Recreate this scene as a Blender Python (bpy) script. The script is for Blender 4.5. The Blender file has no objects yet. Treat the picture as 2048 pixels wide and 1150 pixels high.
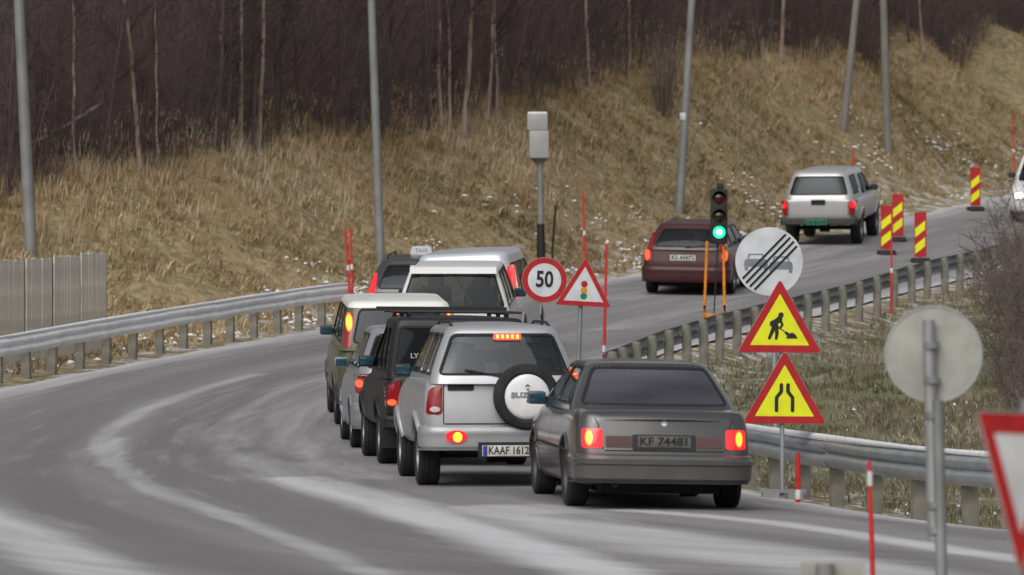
import bpy, bmesh, math, random
import numpy as np
from mathutils import Vector, Matrix
from mathutils.bvhtree import BVHTree

random.seed(7); rng = np.random.default_rng(7)
SC = bpy.context.scene
COL = SC.collection
R = math.radians
CAMZ = 2.08           # eye height above the near carriageway
F = 11300.0           # focal length in pixels of a 2048 px wide frame

# ------------------------------------------------------------------ camera
cd = bpy.data.cameras.new('camera'); cam = bpy.data.objects.new('camera', cd); COL.objects.link(cam)
cam.location = (0, 0, CAMZ); cam.rotation_euler = (R(90), 0, 0)
cd.sensor_width = 36.0; cd.lens = F / 2048 * 36.0
cd.clip_start = 0.5; cd.clip_end = 3000
cd.dof.use_dof = True; cd.dof.focus_distance = 70.0; cd.dof.aperture_fstop = 4.2
SC.camera = cam
# ------------------------------------------------------------------ world
w = bpy.data.worlds.new('World'); SC.world = w; w.use_nodes = True
nt = w.node_tree; nt.nodes.clear()
out = nt.nodes.new('ShaderNodeOutputWorld'); bg = nt.nodes.new('ShaderNodeBackground')
sky = nt.nodes.new('ShaderNodeTexSky'); sky.sky_type = 'NISHITA'; sky.sun_disc = False
sky.sun_elevation = R(44); sky.sun_rotation = R(200); sky.air_density = 1.0; sky.dust_density = 5.0; sky.ozone_density = 1.0
hs = nt.nodes.new('ShaderNodeHueSaturation'); hs.inputs['Saturation'].default_value = 0.22
nt.links.new(sky.outputs[0], hs.inputs['Color']); nt.links.new(hs.outputs[0], bg.inputs[0]); nt.links.new(bg.outputs[0], out.inputs[0])
bg.inputs[1].default_value = 0.10
# ------------------------------------------------------------------ sun behind cloud
sd = bpy.data.lights.new('sun', 'SUN'); sun = bpy.data.objects.new('sun', sd); COL.objects.link(sun)
sd.energy = 1.1; sd.angle = R(60); sd.color = (1.0, 0.97, 0.93)
sun.rotation_euler = (R(46), 0, R(-20)); sun.location = (0, 0, 60)
vs = SC.view_settings; vs.view_transform = 'Standard'; vs.look = 'None'; vs.gamma = 1.0; vs.use_curve_mapping = False
vs.exposure = 0.18

# ================================================================== helpers
def tag(o, label=None, cat=None, group=None, kind=None):
    if label: o['label'] = label
    if cat: o['category'] = cat
    if group: o['group'] = group
    if kind: o['kind'] = kind
    return o

def empty(name, loc=(0, 0, 0), rz=0.0):
    o = bpy.data.objects.new(name, None); COL.objects.link(o)
    o.location = loc; o.rotation_euler = (0, 0, rz); o.empty_display_size = 0.2
    return o

def obj(name, me, m=None, parent=None):
    o = bpy.data.objects.new(name, me); COL.objects.link(o)
    if m is not None and len(me.materials) == 0: me.materials.append(m)
    if parent is not None: o.parent = parent
    return o

class MB:
    """collects vertices and faces for one mesh"""
    def __init__(s): s.v = []; s.f = []; s.mi = []
    def add(s, vs_, fs, mi=0):
        b = len(s.v); s.v += [tuple(p) for p in vs_]
        s.f += [tuple(i + b for i in f) for f in fs]; s.mi += [mi] * len(fs)
        return s
    def box(s, c, d, mi=0, rot=None, taper=1.0):
        x, y, z = d[0] / 2, d[1] / 2, d[2] / 2
        p = [Vector((a * x * (taper if k > 0 else 1), b * y * (taper if k > 0 else 1), k * z)) for k in (-1, 1) for a, b in ((-1, -1), (1, -1), (1, 1), (-1, 1))]
        if rot is not None: p = [rot @ q for q in p]
        c = Vector(c)
        return s.add([c + q for q in p], [(3, 2, 1, 0), (4, 5, 6, 7), (0, 1, 5, 4), (1, 2, 6, 5), (2, 3, 7, 6), (3, 0, 4, 7)], mi)
    def tube(s, pts, rad, n=8, mi=0, caps=True):
        pts = [Vector(p) for p in pts]
        if not hasattr(rad, '__len__'): rad = [rad] * len(pts)
        V = []; Fc = []
        up = None
        for i, p in enumerate(pts):
            d = (pts[min(i + 1, len(pts) - 1)] - pts[max(i - 1, 0)]).normalized()
            a = Vector((0, 0, 1)) if abs(d.z) < 0.9 else Vector((0, 1, 0))
            u = d.cross(a).normalized(); vv = d.cross(u).normalized()
            for k in range(n):
                t = 2 * math.pi * k / n
                V.append(p + (u * math.cos(t) + vv * math.sin(t)) * rad[i])
        for i in range(len(pts) - 1):
            for k in range(n):
                a = i * n + k; b = i * n + (k + 1) % n
                Fc.append((a, b, b + n, a + n))
        if caps:
            Fc.append(tuple(range(n - 1, -1, -1))); e = (len(pts) - 1) * n
            Fc.append(tuple(e + k for k in range(n)))
        return s.add(V, Fc, mi)
    def prism(s, poly, axis, a, b, mi=0):
        """extrude 2D polygon: axis 'y' -> (x,z), 'x' -> (y,z), 'z' -> (x,y)"""
        def P(q, h):
            return (q[0], h, q[1]) if axis == 'y' else ((h, q[0], q[1]) if axis == 'x' else (q[0], q[1], h))
        n = len(poly); V = [P(q, a) for q in poly] + [P(q, b) for q in poly]
        Fc = [tuple(range(n)), tuple(range(2 * n - 1, n - 1, -1))] + [(i + n, (i + 1) % n + n, (i + 1) % n, i) for i in range(n)]
        return s.add(V, Fc, mi)
    def lathe(s, prof, axis='y', c=(0, 0, 0), n=32, mi=0, closed=False):
        """prof: list of (radius, height along axis)"""
        V = []; m = len(prof)
        for k in range(n):
            t = 2 * math.pi * k / n; ca, sa = math.cos(t), math.sin(t)
            for r_, h in prof:
                if axis == 'y': V.append((c[0] + r_ * ca, c[1] + h, c[2] + r_ * sa))
                elif axis == 'x': V.append((c[0] + h, c[1] + r_ * ca, c[2] + r_ * sa))
                else: V.append((c[0] + r_ * ca, c[1] + r_ * sa, c[2] + h))
        Fc = []
        for k in range(n):
            k2 = (k + 1) % n
            for j in range(m if closed else m - 1):
                j2 = (j + 1) % m
                Fc.append((k * m + j, k2 * m + j, k2 * m + j2, k * m + j2))
        return s.add(V, Fc, mi)
    def mesh(s, name, smooth=None, mats=None):
        me = bpy.data.meshes.new(name); me.from_pydata(s.v, [], s.f)
        bm = bmesh.new(); bm.from_mesh(me)
        bmesh.ops.remove_doubles(bm, verts=bm.verts, dist=1e-6)
        bmesh.ops.recalc_face_normals(bm, faces=bm.faces); bm.to_mesh(me); bm.free()
        if mats:
            for m in mats: me.materials.append(m)
        if smooth is not None: shade(me, smooth)
        return me
    def build(s, name, m=None, parent=None, smooth=None):
        return obj(name, s.mesh(name, smooth), m, parent)

def shade(me, ang):
    me.polygons.foreach_set('use_smooth', [True] * len(me.polygons))
    me.set_sharp_from_angle(angle=R(ang))

def bevelled_box(d, r=0.02, seg=2):
    bm = bmesh.new(); bmesh.ops.create_cube(bm, size=1.0)
    bmesh.ops.scale(bm, vec=d, verts=bm.verts)
    bmesh.ops.bevel(bm, geom=list(bm.edges), offset=r, segments=seg, affect='EDGES', profile=0.6)
    me = bpy.data.meshes.new('block'); bm.to_mesh(me); bm.free(); shade(me, 40)
    return me

def bbox_part(name, c, d, m, parent, r=0.02, rot=None):
    o = obj(name, bevelled_box(d, r), m, parent); o.location = c
    if rot: o.rotation_euler = rot
    return o

def roundpoly(P, r, seg=4):
    out_ = []; n = len(P)
    for i in range(n):
        a, b, c = Vector(P[i - 1]), Vector(P[i]), Vector(P[(i + 1) % n])
        u = (a - b); v = (c - b); rr = min(r, u.length * 0.45, v.length * 0.45)
        u.normalize(); v.normalize()
        p0 = b + u * rr; p1 = b + v * rr
        for k in range(seg + 1):
            t = k / seg
            out_.append(tuple(p0 * (1 - t) ** 2 + b * 2 * t * (1 - t) + p1 * t * t))
    return out_

def text_mesh(s, size, name='lettering', bold=0.0):
    cu = bpy.data.curves.new('t', 'FONT'); cu.body = s; cu.size = size; cu.align_x = 'CENTER'; cu.align_y = 'CENTER'
    cu.offset = bold; cu.resolution_u = 3; cu.extrude = 0.0015
    o = bpy.data.objects.new('t', cu); COL.objects.link(o)
    bpy.context.view_layer.update()
    dg = bpy.context.evaluated_depsgraph_get()
    me = bpy.data.meshes.new_from_object(o.evaluated_get(dg)); bpy.data.objects.remove(o)
    me.name = name
    for v in me.vertices: v.co = (v.co.x, -v.co.z, v.co.y)     # stands up, reads from -y
    return me

def cr(pts, n):
    """Catmull-Rom resample through pts, n samples per span"""
    P = [np.array(p, float) for p in pts]; P = [2 * P[0] - P[1]] + P + [2 * P[-1] - P[-2]]
    o = []
    for i in range(1, len(P) - 2):
        a, b, c, d = P[i - 1:i + 3]
        for k in range(n):
            t = k / n
            o.append(0.5 * (2 * b + (c - a) * t + (2 * a - 5 * b + 4 * c - d) * t * t + (3 * b - a - 3 * c + d) * t ** 3))
    o.append(P[-2]); return np.array(o)

# ================================================================== materials
def nodes(name):
    m = bpy.data.materials.new(name); m.use_nodes = True
    n = m.node_tree.nodes; b = n['Principled BSDF']; return m, n, m.node_tree.links, b

def rgba(c): return (c[0], c[1], c[2], 1.0)

def mat(name, col, rough=0.6, metal=0.0, var=0.15, scale=6.0, bump=0.0, coat=0.0, spec=0.5, col2=None):
    m, n, l, b = nodes(name)
    tc = n.new('ShaderNodeTexCoord'); nz = n.new('ShaderNodeTexNoise'); nz.inputs['Scale'].default_value = scale; nz.inputs['Detail'].default_value = 5
    l.new(tc.outputs['Object'], nz.inputs['Vector'])
    mx = n.new('ShaderNodeMix'); mx.data_type = 'RGBA'
    c2 = col2 if col2 else tuple(c * (1 - var * 2) for c in col)
    mr = n.new('ShaderNodeMapRange'); mr.inputs[1].default_value = 0.35; mr.inputs[2].default_value = 0.68
    l.new(nz.outputs[0], mr.inputs[0]); l.new(mr.outputs[0], mx.inputs['Factor'])
    mx.inputs['A'].default_value = rgba(col); mx.inputs['B'].default_value = rgba(c2)
    l.new(mx.outputs['Result'], b.inputs['Base Color'])
    b.inputs['Roughness'].default_value = rough; b.inputs['Metallic'].default_value = metal
    b.inputs['Coat Weight'].default_value = coat; b.inputs['Coat Roughness'].default_value = 0.08
    b.inputs['Specular IOR Level'].default_value = spec
    if bump:
        bp = n.new('ShaderNodeBump'); bp.inputs['Strength'].default_value = bump; bp.inputs['Distance'].default_value = 0.02
        l.new(nz.outputs[0], bp.inputs['Height']); l.new(bp.outputs[0], b.inputs['Normal'])
    return m

def paint(name, col, metal=0.35, rough=0.32, grime=0.75, gh=0.75, coat=0.35, film=0.10):
    """car paint with winter road film on the lower panels and a thin film elsewhere"""
    m, n, l, b = nodes(name)
    tc = n.new('ShaderNodeTexCoord'); sp = n.new('ShaderNodeSeparateXYZ'); l.new(tc.outputs['Object'], sp.inputs[0])
    nz = n.new('ShaderNodeTexNoise'); nz.inputs['Scale'].default_value = 3.5; nz.inputs['Detail'].default_value = 6; l.new(tc.outputs['Object'], nz.inputs['Vector'])
    mr = n.new('ShaderNodeMapRange'); mr.inputs[1].default_value = gh + 0.35; mr.inputs[2].default_value = 0.25; mr.inputs[3].default_value = film; mr.inputs[4].default_value = grime
    l.new(sp.outputs['Z'], mr.inputs[0])
    mu = n.new('ShaderNodeMath'); mu.operation = 'MULTIPLY'; l.new(mr.outputs[0], mu.inputs[0])
    m2 = n.new('ShaderNodeMapRange'); m2.inputs[1].default_value = 0.3; m2.inputs[2].default_value = 0.7; m2.inputs[3].default_value = 0.55; m2.inputs[4].default_value = 1.15
    l.new(nz.outputs[0], m2.inputs[0]); l.new(m2.outputs[0], mu.inputs[1])
    mx = n.new('ShaderNodeMix'); mx.data_type = 'RGBA'; l.new(mu.outputs[0], mx.inputs['Factor'])
    mx.inputs['A'].default_value = rgba(col); mx.inputs['B'].default_value = (0.105, 0.10, 0.095, 1)
    l.new(mx.outputs['Result'], b.inputs['Base Color'])
    m3 = n.new('ShaderNodeMapRange'); m3.inputs[3].default_value = rough; m3.inputs[4].default_value = 0.75; l.new(mu.outputs[0], m3.inputs[0]); l.new(m3.outputs[0], b.inputs['Roughness'])
    m4 = n.new('ShaderNodeMapRange'); m4.inputs[3].default_value = metal; m4.inputs[4].default_value = 0.0; l.new(mu.outputs[0], m4.inputs[0]); l.new(m4.outputs[0], b.inputs['Metallic'])
    b.inputs['Coat Weight'].default_value = coat; b.inputs['Coat Roughness'].default_value = 0.12
    return m

def glassmat(name, tint=(0.25, 0.28, 0.28), refl=1.0, rough=0.02, film=0.06, fcol=(.2, .2, .2), fscale=5.0):
    """car glass: tinted see-through pane, fresnel reflection, thin dust film (painted sky sheen on the violet pane)"""
    m = bpy.data.materials.new(name); m.use_nodes = True; n = m.node_tree.nodes; l = m.node_tree.links; n.clear()
    o = n.new('ShaderNodeOutputMaterial'); tr = n.new('ShaderNodeBsdfTransparent'); tr.inputs[0].default_value = rgba(tint)
    gl = n.new('ShaderNodeBsdfGlossy'); gl.inputs['Roughness'].default_value = rough; gl.inputs[0].default_value = (0.9, 0.95, 1.0, 1)
    fr = n.new('ShaderNodeFresnel'); fr.inputs[0].default_value = 1.55
    ma = n.new('ShaderNodeMath'); ma.operation = 'MULTIPLY'; ma.inputs[1].default_value = refl; l.new(fr.outputs[0], ma.inputs[0])
    m1 = n.new('ShaderNodeMixShader'); l.new(ma.outputs[0], m1.inputs[0]); l.new(tr.outputs[0], m1.inputs[1]); l.new(gl.outputs[0], m1.inputs[2])
    df = n.new('ShaderNodeBsdfDiffuse'); df.inputs[0].default_value = rgba(fcol)
    nz = n.new('ShaderNodeTexNoise'); nz.inputs['Scale'].default_value = fscale; mr = n.new('ShaderNodeMapRange'); mr.inputs[1].default_value = 0.3; mr.inputs[2].default_value = 0.75
    mr.inputs[3].default_value = film * 0.4; mr.inputs[4].default_value = film * 1.6; l.new(nz.outputs[0], mr.inputs[0])
    m2 = n.new('ShaderNodeMixShader'); l.new(mr.outputs[0], m2.inputs[0]); l.new(m1.outputs[0], m2.inputs[1]); l.new(df.outputs[0], m2.inputs[2])
    l.new(m2.outputs[0], o.inputs[0]); return m

def lens(name, col, emit=None, strength=0.0, rough=0.15):
    m, n, l, b = nodes(name)
    nz = n.new('ShaderNodeTexNoise'); nz.inputs['Scale'].default_value = 30; tc = n.new('ShaderNodeTexCoord'); l.new(tc.outputs['Object'], nz.inputs['Vector'])
    mx = n.new('ShaderNodeMix'); mx.data_type = 'RGBA'; mx.inputs['A'].default_value = rgba(col); mx.inputs['B'].default_value = rgba([c * 0.7 for c in col])
    l.new(nz.outputs[0], mx.inputs['Factor']); l.new(mx.outputs['Result'], b.inputs['Base Color'])
    b.inputs['Roughness'].default_value = rough; b.inputs['Coat Weight'].default_value = 0.5
    if emit:
        b.inputs['Emission Color'].default_value = rgba(emit); b.inputs['Emission Strength'].default_value = strength
    return m

M = {}
M['rubber'] = mat('tyre rubber', (0.022, 0.022, 0.023), 0.85, var=0.25, scale=9, bump=0.15)
M['alloy'] = mat('wheel alloy', (0.30, 0.30, 0.31), 0.45, 0.6, scale=12)
M['steel_rim'] = mat('steel rim', (0.10, 0.10, 0.105), 0.6, 0.3, scale=12)
M['plastic'] = mat('black plastic', (0.013, 0.013, 0.014), 0.65, scale=7)
M['greyplastic'] = mat('dusty grey plastic', (0.06, 0.06, 0.06), 0.7, scale=7)
M['interior'] = mat('dark interior trim', (0.022, 0.022, 0.024), 0.85, scale=7)
M['seat'] = mat('seat fabric', (0.035, 0.035, 0.038), 0.9, scale=20)
M['under'] = mat('muddy underside', (0.016, 0.015, 0.014), 0.9, scale=6)
M['chrome'] = mat('chrome', (0.6, 0.6, 0.62), 0.2, 1.0, var=0.05)
M['seam'] = mat('rubber seal', (0.012, 0.012, 0.013), 0.8)
M['galv'] = mat('galvanised steel', (0.42, 0.44, 0.46), 0.45, 0.55, var=0.12, scale=3.0, bump=0.05)
M['galv_dirty'] = mat('weathered galvanised steel', (0.30, 0.32, 0.33), 0.55, 0.4, var=0.2, scale=2.5, bump=0.08)
M['rail_white'] = mat('salt-whitened guardrail steel', (0.84, 0.845, 0.85), 0.7, 0.0, var=0.08, scale=2.5, bump=0.08)
M['post_wood'] = mat('weathered timber post', (0.25, 0.235, 0.20), 0.9, var=0.2, scale=5, bump=0.35, col2=(0.14, 0.135, 0.11))
M['pole_wood'] = mat('grey timber pole', (0.20, 0.19, 0.175), 0.9, var=0.2, scale=2.0, bump=0.35, col2=(0.16, 0.15, 0.135))
M['pole_metal'] = mat('grey painted pole', (0.25, 0.255, 0.25), 0.6, 0.2, scale=2.0)
M['board'] = mat('weathered fence board', (0.68, 0.63, 0.55), 0.9, var=0.2, scale=3.0, bump=0.3, col2=(0.47, 0.43, 0.375))
M['sign_red'] = mat('reflective red', (0.44, 0.008, 0.014), 0.5, var=0.12, scale=8)
M['sign_yellow'] = mat('fluorescent yellow', (0.78, 0.80, 0.01), 0.5, var=0.06, scale=8)
M['sign_white'] = mat('sign white', (0.64, 0.67, 0.70), 0.5, var=0.12, scale=4)
M['sign_grey'] = mat('sign print grey', (0.22, 0.23, 0.26), 0.5)
M['sign_black'] = mat('sign black', (0.012, 0.012, 0.014), 0.5)
M['sign_back'] = mat('grey sign back', (0.40, 0.40, 0.375), 0.6, 0.1, var=0.16, scale=4.0)
M['stake'] = mat('red plastic marker', (0.62, 0.03, 0.025), 0.5, var=0.12, scale=9)
M['reflect'] = mat('white reflective band', (0.75, 0.75, 0.75), 0.4)
M['amber_steel'] = mat('orange painted steel', (0.72, 0.24, 0.015), 0.5, var=0.15, scale=9)
M['snow'] = mat('old snow', (0.80, 0.81, 0.83), 0.8, var=0.07, scale=12, bump=0.2)
M['plate_white'] = mat('plate white', (0.62, 0.61, 0.57), 0.5, var=0.15, scale=12)
M['plate_dirty'] = mat('dirty plate', (0.13, 0.13, 0.125), 0.7, var=0.25, scale=9)
M['plate_green'] = mat('green plate', (0.01, 0.20, 0.115), 0.5, scale=9)
M['plate_blue'] = mat('plate blue band', (0.02, 0.05, 0.35), 0.5)
M['red_dim'] = lens('red lens', (0.30, 0.008, 0.012))
M['red_dark'] = lens('dusty red reflector', (0.075, 0.02, 0.02), rough=0.5)
M['red_lit'] = lens('lit red lens', (0.5, 0.01, 0.012), (1.0, 0.015, 0.025), 0.85)
M['red_hot'] = lens('brake lamp', (0.6, 0.02, 0.012), (1.0, 0.08, 0.025), 1.9)
M['amber_hot'] = lens('brake lamp core', (0.8, 0.3, 0.02), (1.0, 0.46, 0.03), 2.0)
M['amber_dim'] = lens('amber lens', (0.35, 0.07, 0.012))
M['clear'] = lens('clear lens', (0.55, 0.55, 0.55))
M['green_lit'] = lens('green signal lamp', (0.02, 0.5, 0.3), (0.02, 1.0, 0.48), 1.3)
M['green_core'] = lens('green signal core', (0.4, 0.9, 0.7), (0.55, 1.0, 0.85), 1.5)
M['red_off'] = lens('dark red signal lens', (0.06, 0.004, 0.005))
M['amber_off'] = lens('dark amber signal lens', (0.03, 0.015, 0.004))
M['head_hot'] = lens('head lamp', (0.9, 0.9, 0.8), (1.0, 0.80, 0.52), 9.0)
M['mirror_blue'] = mat('blue mirror glass', (0.012, 0.055, 0.085), 0.15, 0.0, var=0.1, coat=0.6)  # even blue base colour with a clear coat on the mirror face
M['glass_dark'] = glassmat('privacy glass', (0.04, 0.045, 0.05), 0.45, film=0.015)
M['glass'] = glassmat('car glass', (0.58, 0.62, 0.60), 0.8, film=0.035)
M['glass_mid'] = glassmat('tinted car glass', (0.20, 0.23, 0.24), 0.8, film=0.03)
M['glass_violet'] = glassmat('violet tinted glass with painted sky sheen', (0.10, 0.09, 0.13), 1.0, film=0.42, fcol=(.165, .16, .20), fscale=.8)  # violet tint, plus pale sky reflection painted in as a diffuse film
M['glass_clear'] = glassmat('clear canopy glass', (0.62, 0.62, 0.55), 0.8, film=0.04)
M['glass_black'] = glassmat('black canopy glass', (0.012, 0.013, 0.015), 0.25, film=0.01)
M['glass_smoke'] = glassmat('smoked rear glass', (0.30, 0.30, 0.24), 0.35, film=0.01)
M['lettering'] = mat('pale lettering', (0.35, 0.36, 0.38), 0.6)

# ================================================================== the lie of the land
LP = [(16,31.5,-2.05),(8,35.3,-2.06),(2,37.8,-2.07),(-3,39.9,-2.07),(-6,44.3,-2.07),(-8,51.5,-2.07),(-9.3,61,-2.08),(-9.8,72,-2.06),(-9.3,81,-1.93),(-8,88.5,-1.6),(-5.4,98,-1.1),(-3.4,105,-.76),(-.6,114,-.2),(3,124.5,.35),(6.3,134.5,.98),(10,146,1.8),(14.8,162,2.8),(20,180,3.8),(27,205,5.0)]
RP = [(18,39,-2.1),(12,43,-2.12),(7.8,47.3,-2.13),(4.9,52,-2.15),(3.5,57,-2.16),(2.5,62,-2.16),(1.6,69,-2.15),(1.1,77,-2.12),(.75,84,-1.88),(1.1,89.5,-1.55),(2.6,97,-1.15),(4.2,103.5,-.86),(6.4,111.5,-.45),(9.7,122.3,.15),(13,132,.7),(17,143.5,1.45),(22.2,159.5,2.4),(28,178,3.4),(35,203,4.6)]
LP = [(x, y, z - .07 * min(1, max(0, (82 - y) / 8))) for x, y, z in LP]; RP = [(x, y, z - .07 * min(1, max(0, (82 - y) / 8))) for x, y, z in RP]
LP = [(x, y, z - .06 * min(1, max(0, (61 - y) / 5))) for x, y, z in LP]; RP = [(x, y, z - .06 * min(1, max(0, (61 - y) / 5))) for x, y, z in RP]
NS = 24
LC = cr(LP, NS); RC = cr(RP, NS)
def Pc(px, py, Y): return ((px - 1024) * Y / F, Y, (575 - py) * Y / F)   # a point at depth Y (camera-relative z)
ctrl = []
for i in range(0, len(LC), 8):
    l_, r_ = LC[i], RC[i]; ctrl += [tuple(l_), tuple(r_), tuple((l_ + r_) / 2 + np.array([0, 0, 0.01]))]
    a = LC[max(i - 1, 0)]; b = LC[min(i + 1, len(LC) - 1)]; d = (b - a)[:2]; d /= np.linalg.norm(d); nL = np.array([-d[1], d[0]])
    if 8 * NS <= i:
        ctrl.append((l_[0] + nL[0] * 1.1, l_[1] + nL[1] * 1.1, l_[2] - 0.03))
    a = RC[max(i - 1, 0)]; b = RC[min(i + 1, len(RC) - 1)]; d = (b - a)[:2]; d /= np.linalg.norm(d); nR = np.array([d[1], -d[0]])
    ctrl.append((r_[0] + nR[0] * 1.2, r_[1] + nR[1] * 1.2, r_[2] - (0.32 if 84 < r_[1] < 112 else 0.12)))
CREST = [(-800,470,95),(-400,450,103),(-200,430,107),(0,405,110),(150,362,112.5),(300,332,115),(480,300,119),(620,288,122),(750,270,125.5),(900,250,130),(1000,232,133.5),(1150,188,139.5),(1300,145,145.5),(1400,116,150.5),(1560,112,157),(1700,108,164),(1850,93,177),(2048,83,194),(2300,75,214),(2700,70,244)]
CREST = [(a, b + np.interp(a, [0, 900, 1400, 2048], [22, 14, 2, -6]), c) for a, b, c in CREST]
crest_w = [Pc(*c) for c in CREST]
for c in crest_w:
    x, y, z = c; ctrl += [c, (x - 3, y + 13, z + 2.6), (x - 8, y + 40, z + 11), (x - 15, y + 95, z + 27)]
ctrl += [(4.5,64,-2.22),(6,66,-2.35),(5,73,-2.25),(6,80,-1.98),(4.8,88,-1.72),(7,96,-1.42),(8.5,104,-1.0),(11.5,109,-.75),(11,98,-1.25),(10,85,-1.75),(9,73,-2.2),(10,60,-2.4),(16,55,-2.4),(20,70,-2.2),(20,90,-1.4),(22,110,-.6),(27,130,.5),(33,150,1.7),(45,120,0),(45,80,-1.6),(45,50,-2.3),(70,100,-1),
         (-10,30,-2.12),(0,20,-2.12),(10,20,-2.12),(20,20,-2.12),(0,34,-2.1),(10,30,-2.1),(-14,45,-2.0),(-15,60,-1.9),(-15,75,-1.5),(-14,86,-.9),(-25,60,-1.5),(-40,60,0),(-45,95,5),(0,0,-2.12),(-20,0,-2.1),(20,0,-2.1),(0,-40,-2.1),(60,0,-2.3),(-60,0,-1.5),(60,-40,-2.1),(-60,-40,-2.1)]
ctrl = np.array(ctrl); ctrl[:, 2] += CAMZ
def _k(r2): return 0.5 * r2 * np.log(np.maximum(r2, 1e-9))
_C = ctrl[:, :2] / 50.0; _n = len(_C)
_A = np.zeros((_n + 3, _n + 3)); _d2 = ((_C[:, None] - _C[None]) ** 2).sum(-1)
_A[:_n, :_n] = _k(_d2) + np.eye(_n) * 2e-5; _A[:_n, _n] = 1; _A[:_n, _n + 1:] = _C; _A[_n, :_n] = 1; _A[_n + 1:, :_n] = _C.T
_W = np.linalg.solve(_A, np.concatenate([ctrl[:, 2], np.zeros(3)]))
def GZ(xy):
    xy = np.atleast_2d(np.asarray(xy, float)) / 50.0; o = np.empty(len(xy))
    for i in range(0, len(xy), 20000):
        q = xy[i:i + 20000]; d2 = ((q[:, None] - _C[None]) ** 2).sum(-1)
        o[i:i + 20000] = _k(d2) @ _W[:_n] + _W[_n] + q @ _W[_n + 1:]
    return o
def gz(x, y): return float(GZ([(x, y)])[0])
def at(px, py):
    """where the sight line through a picture point meets the ground"""
    Y = np.arange(36, 300, 0.1); X = (px - 1024) * Y / F; Z = CAMZ + (575 - py) * Y / F
    g = GZ(np.stack([X, Y], 1)); k = np.argmax(Z < g)
    return np.array([X[k], Y[k], g[k]])

def polydist(P, line):
    """signed distance (positive on the left of the line's direction) and nearest index"""
    A = line[:-1, :2]; B = line[1:, :2]; D = B - A; L2 = (D ** 2).sum(1)
    best = np.full(len(P), 1e9); sg = np.zeros(len(P))
    for i in range(len(A)):
        v = P - A[i]; t = np.clip((v @ D[i]) / L2[i], 0, 1); e = v - t[:, None] * D[i]; d = np.hypot(e[:, 0], e[:, 1])
        m_ = d < best; best[m_] = d[m_]; sg[m_] = np.sign(D[i][0] * v[m_, 1] - D[i][1] * v[m_, 0])
    return best * sg
LCs = LC[::4]; RCs = RC[::4]; CRs = cr([(c[0] - (0.75 if k[0] >= 1850 else 0.0), c[1]) for c, k in zip(crest_w, CREST)], 4)
def inroad(P):
    poly = np.concatenate([LCs[:, :2], RCs[::-1, :2]]); x, y = P[:, 0], P[:, 1]; ins = np.zeros(len(P), bool); n = len(poly); j = n - 1
    for i in range(n):
        xi, yi = poly[i]; xj, yj = poly[j]
        c = ((yi > y) != (yj > y)) & (x < (xj - xi) * (y - yi) / (yj - yi + 1e-12) + xi); ins ^= c; j = i
    return ins

def attr(me, name, vals):
    a = me.attributes.new(name, 'FLOAT', 'POINT'); a.data.foreach_set('value', np.asarray(vals, np.float32))

def grid_mesh(name, X, Y, Z):
    h, w_ = X.shape; v = np.stack([X.ravel(), Y.ravel(), Z.ravel()], 1)
    i = np.arange(h * w_).reshape(h, w_); f = np.stack([i[:-1, :-1], i[:-1, 1:], i[1:, 1:], i[1:, :-1]], -1).reshape(-1, 4)
    me = bpy.data.meshes.new(name); me.from_pydata(v.tolist(), [], f.tolist()); me.polygons.foreach_set('use_smooth', [True] * len(f)); return me

def vnoise(P, scale, seed):
    """cheap smooth value noise"""
    r_ = np.random.default_rng(seed); T = r_.random((64, 64)); q = P / scale; i = np.floor(q).astype(int); f = q - i; f = f * f * (3 - 2 * f)
    g = lambda a, b_: T[(i[:, 0] + a) % 64, (i[:, 1] + b_) % 64]
    return (g(0, 0) * (1 - f[:, 0]) + g(1, 0) * f[:, 0]) * (1 - f[:, 1]) + (g(0, 1) * (1 - f[:, 0]) + g(1, 1) * f[:, 0]) * f[:, 1]
def GZB(P):
    """ground height with the hummocks of the grassy banks"""
    P = np.atleast_2d(np.asarray(P, float)); d = polydist(P, LCs); dR = -polydist(P, RCs); k = np.clip((np.maximum(d, dR * (P[:, 1] < 200)) - 1.2) / 1.8, 0, 1)
    return GZ(P) + k * (.40 * (vnoise(P, 2.1, 41) - .5) + .22 * (vnoise(P, .8, 42) - .5))

# ---- terrain sheet
def axis(fine0, fine1, step, lo, hi):
    a = list(np.arange(fine0, fine1, step)); s = step; x = fine1
    while x < hi: a.append(x); s *= 1.25; x += s
    s = step; x = fine0 - step; pre = []
    while x > lo: pre.append(x); s *= 1.25; x -= s
    return np.array(pre[::-1] + a)
gx = axis(-15, 26, 0.4, -400, 400); gy = axis(34, 196, 0.4, -120, 700)
GXX, GYY = np.meshgrid(gx, gy); PP = np.stack([GXX.ravel(), GYY.ravel()], 1)
# beyond the modelled land the ground goes on level from its edge
PC = PP.copy(); PC[:, 0] = np.clip(PC[:, 0], -60, 70); PC[:, 1] = np.clip(PC[:, 1], -40, 290)
zz = GZB(PC)
ins = inroad(PP); dl = polydist(PP, LCs); dr = polydist(PP, RCs)
edge = np.minimum(np.abs(dl), np.abs(dr))
dcr = polydist(PP, CRs)                                  # >0: wood side of the crest
rough_ = (rng.random(len(PP)) - 0.5) * 0.10
zz = zz + np.where(ins | (edge < 0.5), 0, rough_ * np.clip(edge, 0, 1))
zz = zz - np.where(ins, np.clip(edge / 0.5, 0, 1) * 0.12, 0)
terrain = obj('terrain', grid_mesh('terrain', GXX, GYY, zz.reshape(GXX.shape)))
tag(terrain, 'grassy roadside banks rising to a bare wood', kind='structure')
wood = np.clip((dcr - 0.2) / 1.0, 0, 1) * (PP[:, 1] > 60)
lowb = np.clip(1 - (np.abs(np.where(ins, 0, edge)) - 0.2) / 3.2, 0, 1)
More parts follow.
